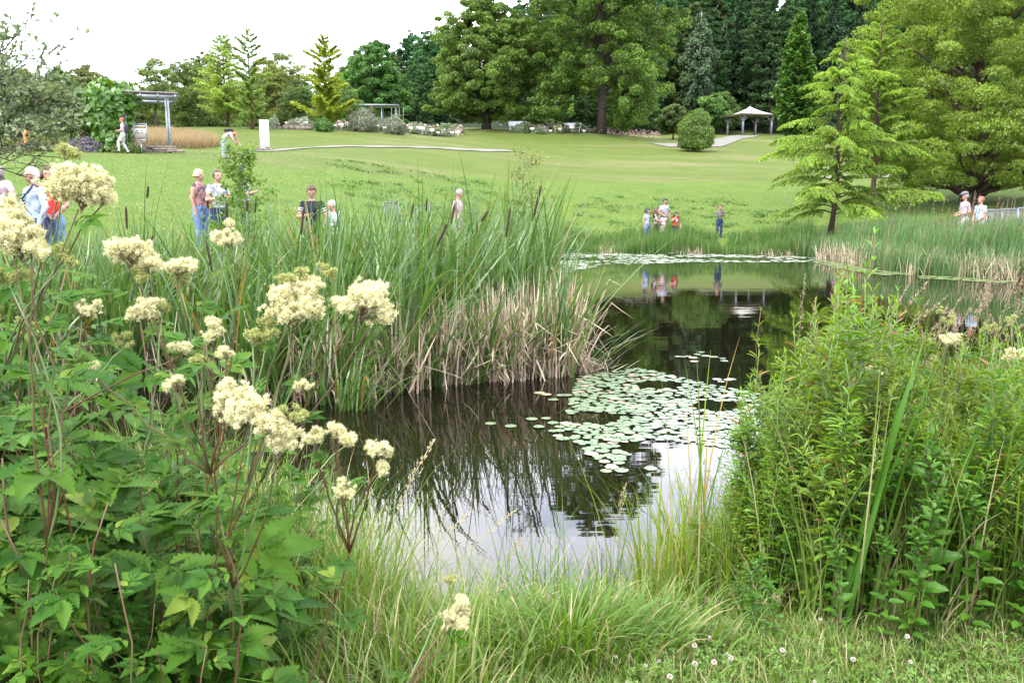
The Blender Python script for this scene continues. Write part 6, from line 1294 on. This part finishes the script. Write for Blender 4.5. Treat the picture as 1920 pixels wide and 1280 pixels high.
# a coarse dark tussock at the bottom centre
xy = A(.22, 2.98) + rng.normal(size=(900, 2)) * A(.20, .12); n = len(xy); mb = MB(); out = np.arctan2(*(xy - A(.22, 2.98)).T); blades(mb, base3(xy), U(.10, .30, n), out + rng.normal(size=n) * .5, U(.1, .6, n), U(.5, 1.7, n), U(.005, .010, n), 7)
tag(mb.build('grass_tussock', M_grass2), 'arching dark green grass tussock at the bottom middle', 'grass tussock')
# seed-bearing grass stalks
def seed_grass(label, px, D, py, lean, M_=M_straw, s=1.0):
    g_ = gnd(px, D); H_ = max(at(px, py, D)[2] - g_[2], .15); o = thing('seed_grass', label, 'grass stalk', g_, group='grass stalks with seed heads'); S = 10; t = np.linspace(0, 1, S)
    P = np.stack([lean * t ** 2 * H_, .05 * np.sin(t * 3) * H_, H_ * (t - .18 * abs(lean) * t ** 3)], 1); mb = MB(); tube(mb, P, np.linspace(.0016, .0008, S), 5); mb.build('stem', M_, o)
    n = 90; u = U(.76, 1.0, n); pos = np.stack([np.interp(u, t, P[:, k]) for k in range(3)], 1); T = nrm(P[-1] - P[-3]); sp = .014 * s * np.sin((u - .74) / .27 * PI)[:, None]; dd = rdir(n); mb = MB()
    stamp(mb, RH * A(.7, 1, 1), RHF, frames(T + dd * .5, rdir(n)), U(.007, .013, n) * s, pos + dd * sp); mb.build('seed_head', M_seedbrown if M_ is not M_straw else M_straw, o)
random.seed(5)
spots = [(660, 2.3, 795, .25), (560, 3.4, 1060, .5), (640, 3.5, 1070, .4), (700, 4.3, 985, .3), (760, 4.2, 935, .5), (830, 4.1, 930, .5), (930, 4.2, 1010, .2), (1010, 4.1, 1000, -.2), (880, 3.6, 1080, .5), (900, 3.6, 1110, .6), (1140, 4.2, 900, .1), (1215, 4.6, 870, .2), (1330, 3.6, 1090, .6), (1450, 3.4, 1080, .5), (1480, 3.3, 1110, -.5), (1360, 3.5, 1130, -.6), (1500, 3.5, 1120, .4), (1560, 4.0, 900, .1), (1600, 3.8, 960, .1), (1745, 3.6, 760, .2), (1800, 3.6, 700, .45), (1840, 3.9, 600, .35), (1730, 3.8, 690, .1), (1640, 4.2, 610, .0), (1500, 4.6, 560, .0), (1470, 4.6, 600, .15), (1610, 4.5, 590, -.15), (1880, 4.0, 560, .4), (1700, 4.6, 560, .1), (1660, 4.4, 540, -.1), (1760, 4.4, 560, .1), (590, 3.2, 1110, -.3), (540, 3.0, 1150, .3), (470, 2.7, 1110, .1), (1230, 4.2, 1060, .3)]
spots += [(random.uniform(1480, 1900), random.uniform(4.2, 5.3), random.uniform(470, 600), random.uniform(-.2, .45)) for _ in range(22)]
for i, (px, D, py, ln) in enumerate(spots):
    seed_grass('brown grass stalk with a seed head rising from the right bank herbs' if px > 1480 else 'pale grass stalk with a seed head on the near bank', px, D, py, ln, M_seedbrown if px > 1480 and D > 3.6 else M_straw, 1.3 if px > 1480 else 1.0)
xy = inpoly(np.array([(-1.4, 3.0), (2.6, 2.9), (3.2, 3.9), (1.5, 4.3), (-1.3, 4.2)]), 260); n = len(xy); mb = MB(); blades(mb, base3(xy), U(.2, .6, n), U(0, 6.3, n), U(.3, 1.2, n), U(.1, 1.0, n), U(.0018, .0035, n), 7, tip=.5)
tag(mb.build('dry_grass_stalks', M_straw), 'thin dry straw stalks bent across the near bank', 'dry grass', kind='stuff')
# clover
tri = []
for a in (0, 2.09, 4.19):
    lv = np.array([(0, .03, 0), (.26, .34, .05), (.20, .56, .03), (0, .52, .0), (-.20, .56, .03), (-.26, .34, .05)]); tri.append(rotz(lv, a))
TV = np.concatenate(tri); TF = np.concatenate([np.array([[0, 1, 2, 3], [0, 3, 4, 5]]) + 6 * k for k in range(3)])
xy = inpoly(np.array([(.3, 2.3), (3.6, 2.2), (3.9, 3.5), (1.5, 3.55), (.5, 3.2)]), 5200); xy = xy[(np.sin(xy[:, 0] * 4.2) + np.sin(xy[:, 1] * 7 + xy[:, 0]) + U(-1, 1, len(xy))) > -.2]; n = len(xy); mb = MB()
stamp(mb, TV, TF, frames(rng.normal(size=(n, 3)) * A(1, 1, .2), rdir(n, 2.2)), U(.014, .032, n), base3(xy) + np.stack([0 * U(0, 1, n), 0 * U(0, 1, n), U(.02, .08, n)], 1)); tag(mb.build('clover_leaves', M_clover), 'three-parted clover leaves in the lawn at the bottom right', 'clover', kind='stuff')
def clover():
    o = thing('clover_flower', 'white clover flower head in the short grass at the bottom right', 'flower', group='white clover flowers'); mb = MB(); tube(mb, [(0, 0, 0), (.005, 0, .05), (0, 0, .1)], [.0012] * 3, 5); mb.build('stem', M_stalk, o)
    mb = MB(); n = 110; d = rdir(n, .25); stamp(mb, RH * A(.8, 1, 1), RHF, frames(d, rdir(n)), np.full(n, .010), A(0, 0, .105) + d * A(.008, .008, .007)); mb.build('flower_head', M_cloverfl, o); return o
cv = Variants([clover()])
for i, (px, py) in enumerate([(1048, 1195), (1170, 1225), (1182, 1262), (1255, 1205), (1242, 1218), (1240, 1252), (1240, 1285 - 20), (1290, 1200), (1305, 1205), (1318, 1202), (1325, 1175), (1335, 1180), (1365, 1205), (1362, 1218), (1372, 1218), (1430, 1225), (1460, 1200), (1455, 1202), (1335, 1230), (1515, 1248), (1535, 1252), (1540, 1155), (1605, 1220), (1672, 1175), (1718, 1180), (1650, 1248), (1540, 1130), (1900, 1090), (1210, 1240), (1400, 1220), (1150, 1218), (1470, 1275), (1300, 1240), (1560, 1215), (1700, 1210), (1640, 1190)][::2]):
    q = on_z(px, py, .6); cv.place(0, (q[0], q[1], float(land(q[0], q[1])[0]) + .0), i * 1.3, random.uniform(.5, .8), tilt=(random.uniform(-.3, .3), random.uniform(-.3, .3)))
for k in range(16):
    px = random.uniform(455, 610); D = random.uniform(2.5, 3.4); g_ = gnd(px, D); sv.place(k, g_, random.uniform(0, 6.3), random.uniform(.38, .68) * (1.15 if px < 540 else .8), tilt=(0, .1), label='smaller pale toothed shoot in the grass right of the left mass')
# horsetail
o = thing('horsetail', 'wiry light green horsetail beside the leafy mass at the bottom', 'wild plant', gnd(392, 2.35)); mb = MB(); tube(mb, [(0, 0, 0), (0, 0, .2), (.01, 0, .42)], [.002, .0016, .001], 5); mb.build('stem', M_stalk, o); mb = MB()
q = np.repeat(np.linspace(.08, .4, 11), 9); n = len(q); az = np.tile(np.arange(9) * .7, 11) + U(-.1, .1, n); blades(mb, np.stack([0 * q, 0 * q, q], 1), .12 * (1.15 - q * 1.8), az, np.full(n, .75), np.full(n, -.35), np.full(n, .0022), 4, tip=.3); mb.build('whorl_branches', M_sedge, o)

# grey-leaved tree reaching in from the left edge
def willow():
    global rng; keep = rng; rng = np.random.default_rng(404); o = thing('grey_leaved_tree', 'grey-green narrow-leaved tree reaching in from the left edge', 'tree', (-5.6, 8.0, float(land(-5.6, 8.0)[0]))); st, lf = MB(), MB(); base = A(-5.6, 8.0, float(land(-5.6, 8.0)[0]))
    tube(st, [(0, 0, 0), (.1, 0, 1.0), (.25, 0, 2.0), (.35, 0, 3.2)], [.10, .08, .06, .03], 10)
    def twig(p, py, px2, py2, D, n, dense, r=.012):
        a = at(p, py, D) - base; b = at(px2, py2, D + U(-.3, .3)) - base; P = branch_curve(a, b, .05, 8, .02); tube(st, P, np.linspace(r, .003, 8), 5)
        for q in range(n):
            t = U(.25, 1); i = t * 7; s = np.array([np.interp(i, np.arange(8), P[:, k]) for k in range(3)]); d = nrm((b - a) + rng.normal(size=3) * .55 * np.linalg.norm(b - a)); L_ = U(.12, .34); Q = branch_curve(s, s + d * L_, .05, 5, .03); tube(st, Q, np.linspace(.004, .0015, 5), 4)
            k = int(dense * 12); u = U(.05, 1.05, k); pos = s + d * (L_ * u)[:, None]; dd = nrm(d + rng.normal(size=(k, 3)) * .6); stamp(lf, RH * A(.75, 1, 1), RHF, frames(dd, rdir(k, .6)), U(.035, .066, k), pos + rng.normal(size=(k, 3)) * .012)
    twig(-120, 240, 60, 45, 7.6, 26, .8); twig(-120, 240, 110, 85, 7.6, 15, .55); twig(-120, 240, 25, 100, 7.5, 16, .9); twig(-120, 270, 115, 190, 7.4, 46, 1.0); twig(-120, 280, 150, 235, 7.5, 46, 1.0); twig(-120, 250, 60, 170, 7.6, 44, 1.1)
    twig(-120, 200, 80, 150, 7.7, 34, 1.0); twig(-120, 300, 60, 270, 7.4, 30, 1.0); twig(-120, 290, 130, 205, 7.9, 34, 1.0); twig(-120, 300, 20, 235, 7.6, 40, 1.2); twig(-100, 300, 130, 300, 7.3, 8, .06, .008); twig(-100, 300, 80, 345, 7.3, 7, .05, .008); twig(-100, 320, 60, 400, 7.2, 4, .05, .007); twig(-100, 280, 90, 320, 7.3, 8, .15, .008)
    twig(-120, 220, 5, 60, 7.6, 18, .7)
    st.build('trunk', M_bark, o, smooth=True); lf.build('crown', leafmat('grey_willow_leaf', (.075, .125, .035), (.14, .19, .075), tr=.3, back=(.19, .24, .13)), o); rng = keep
willow()
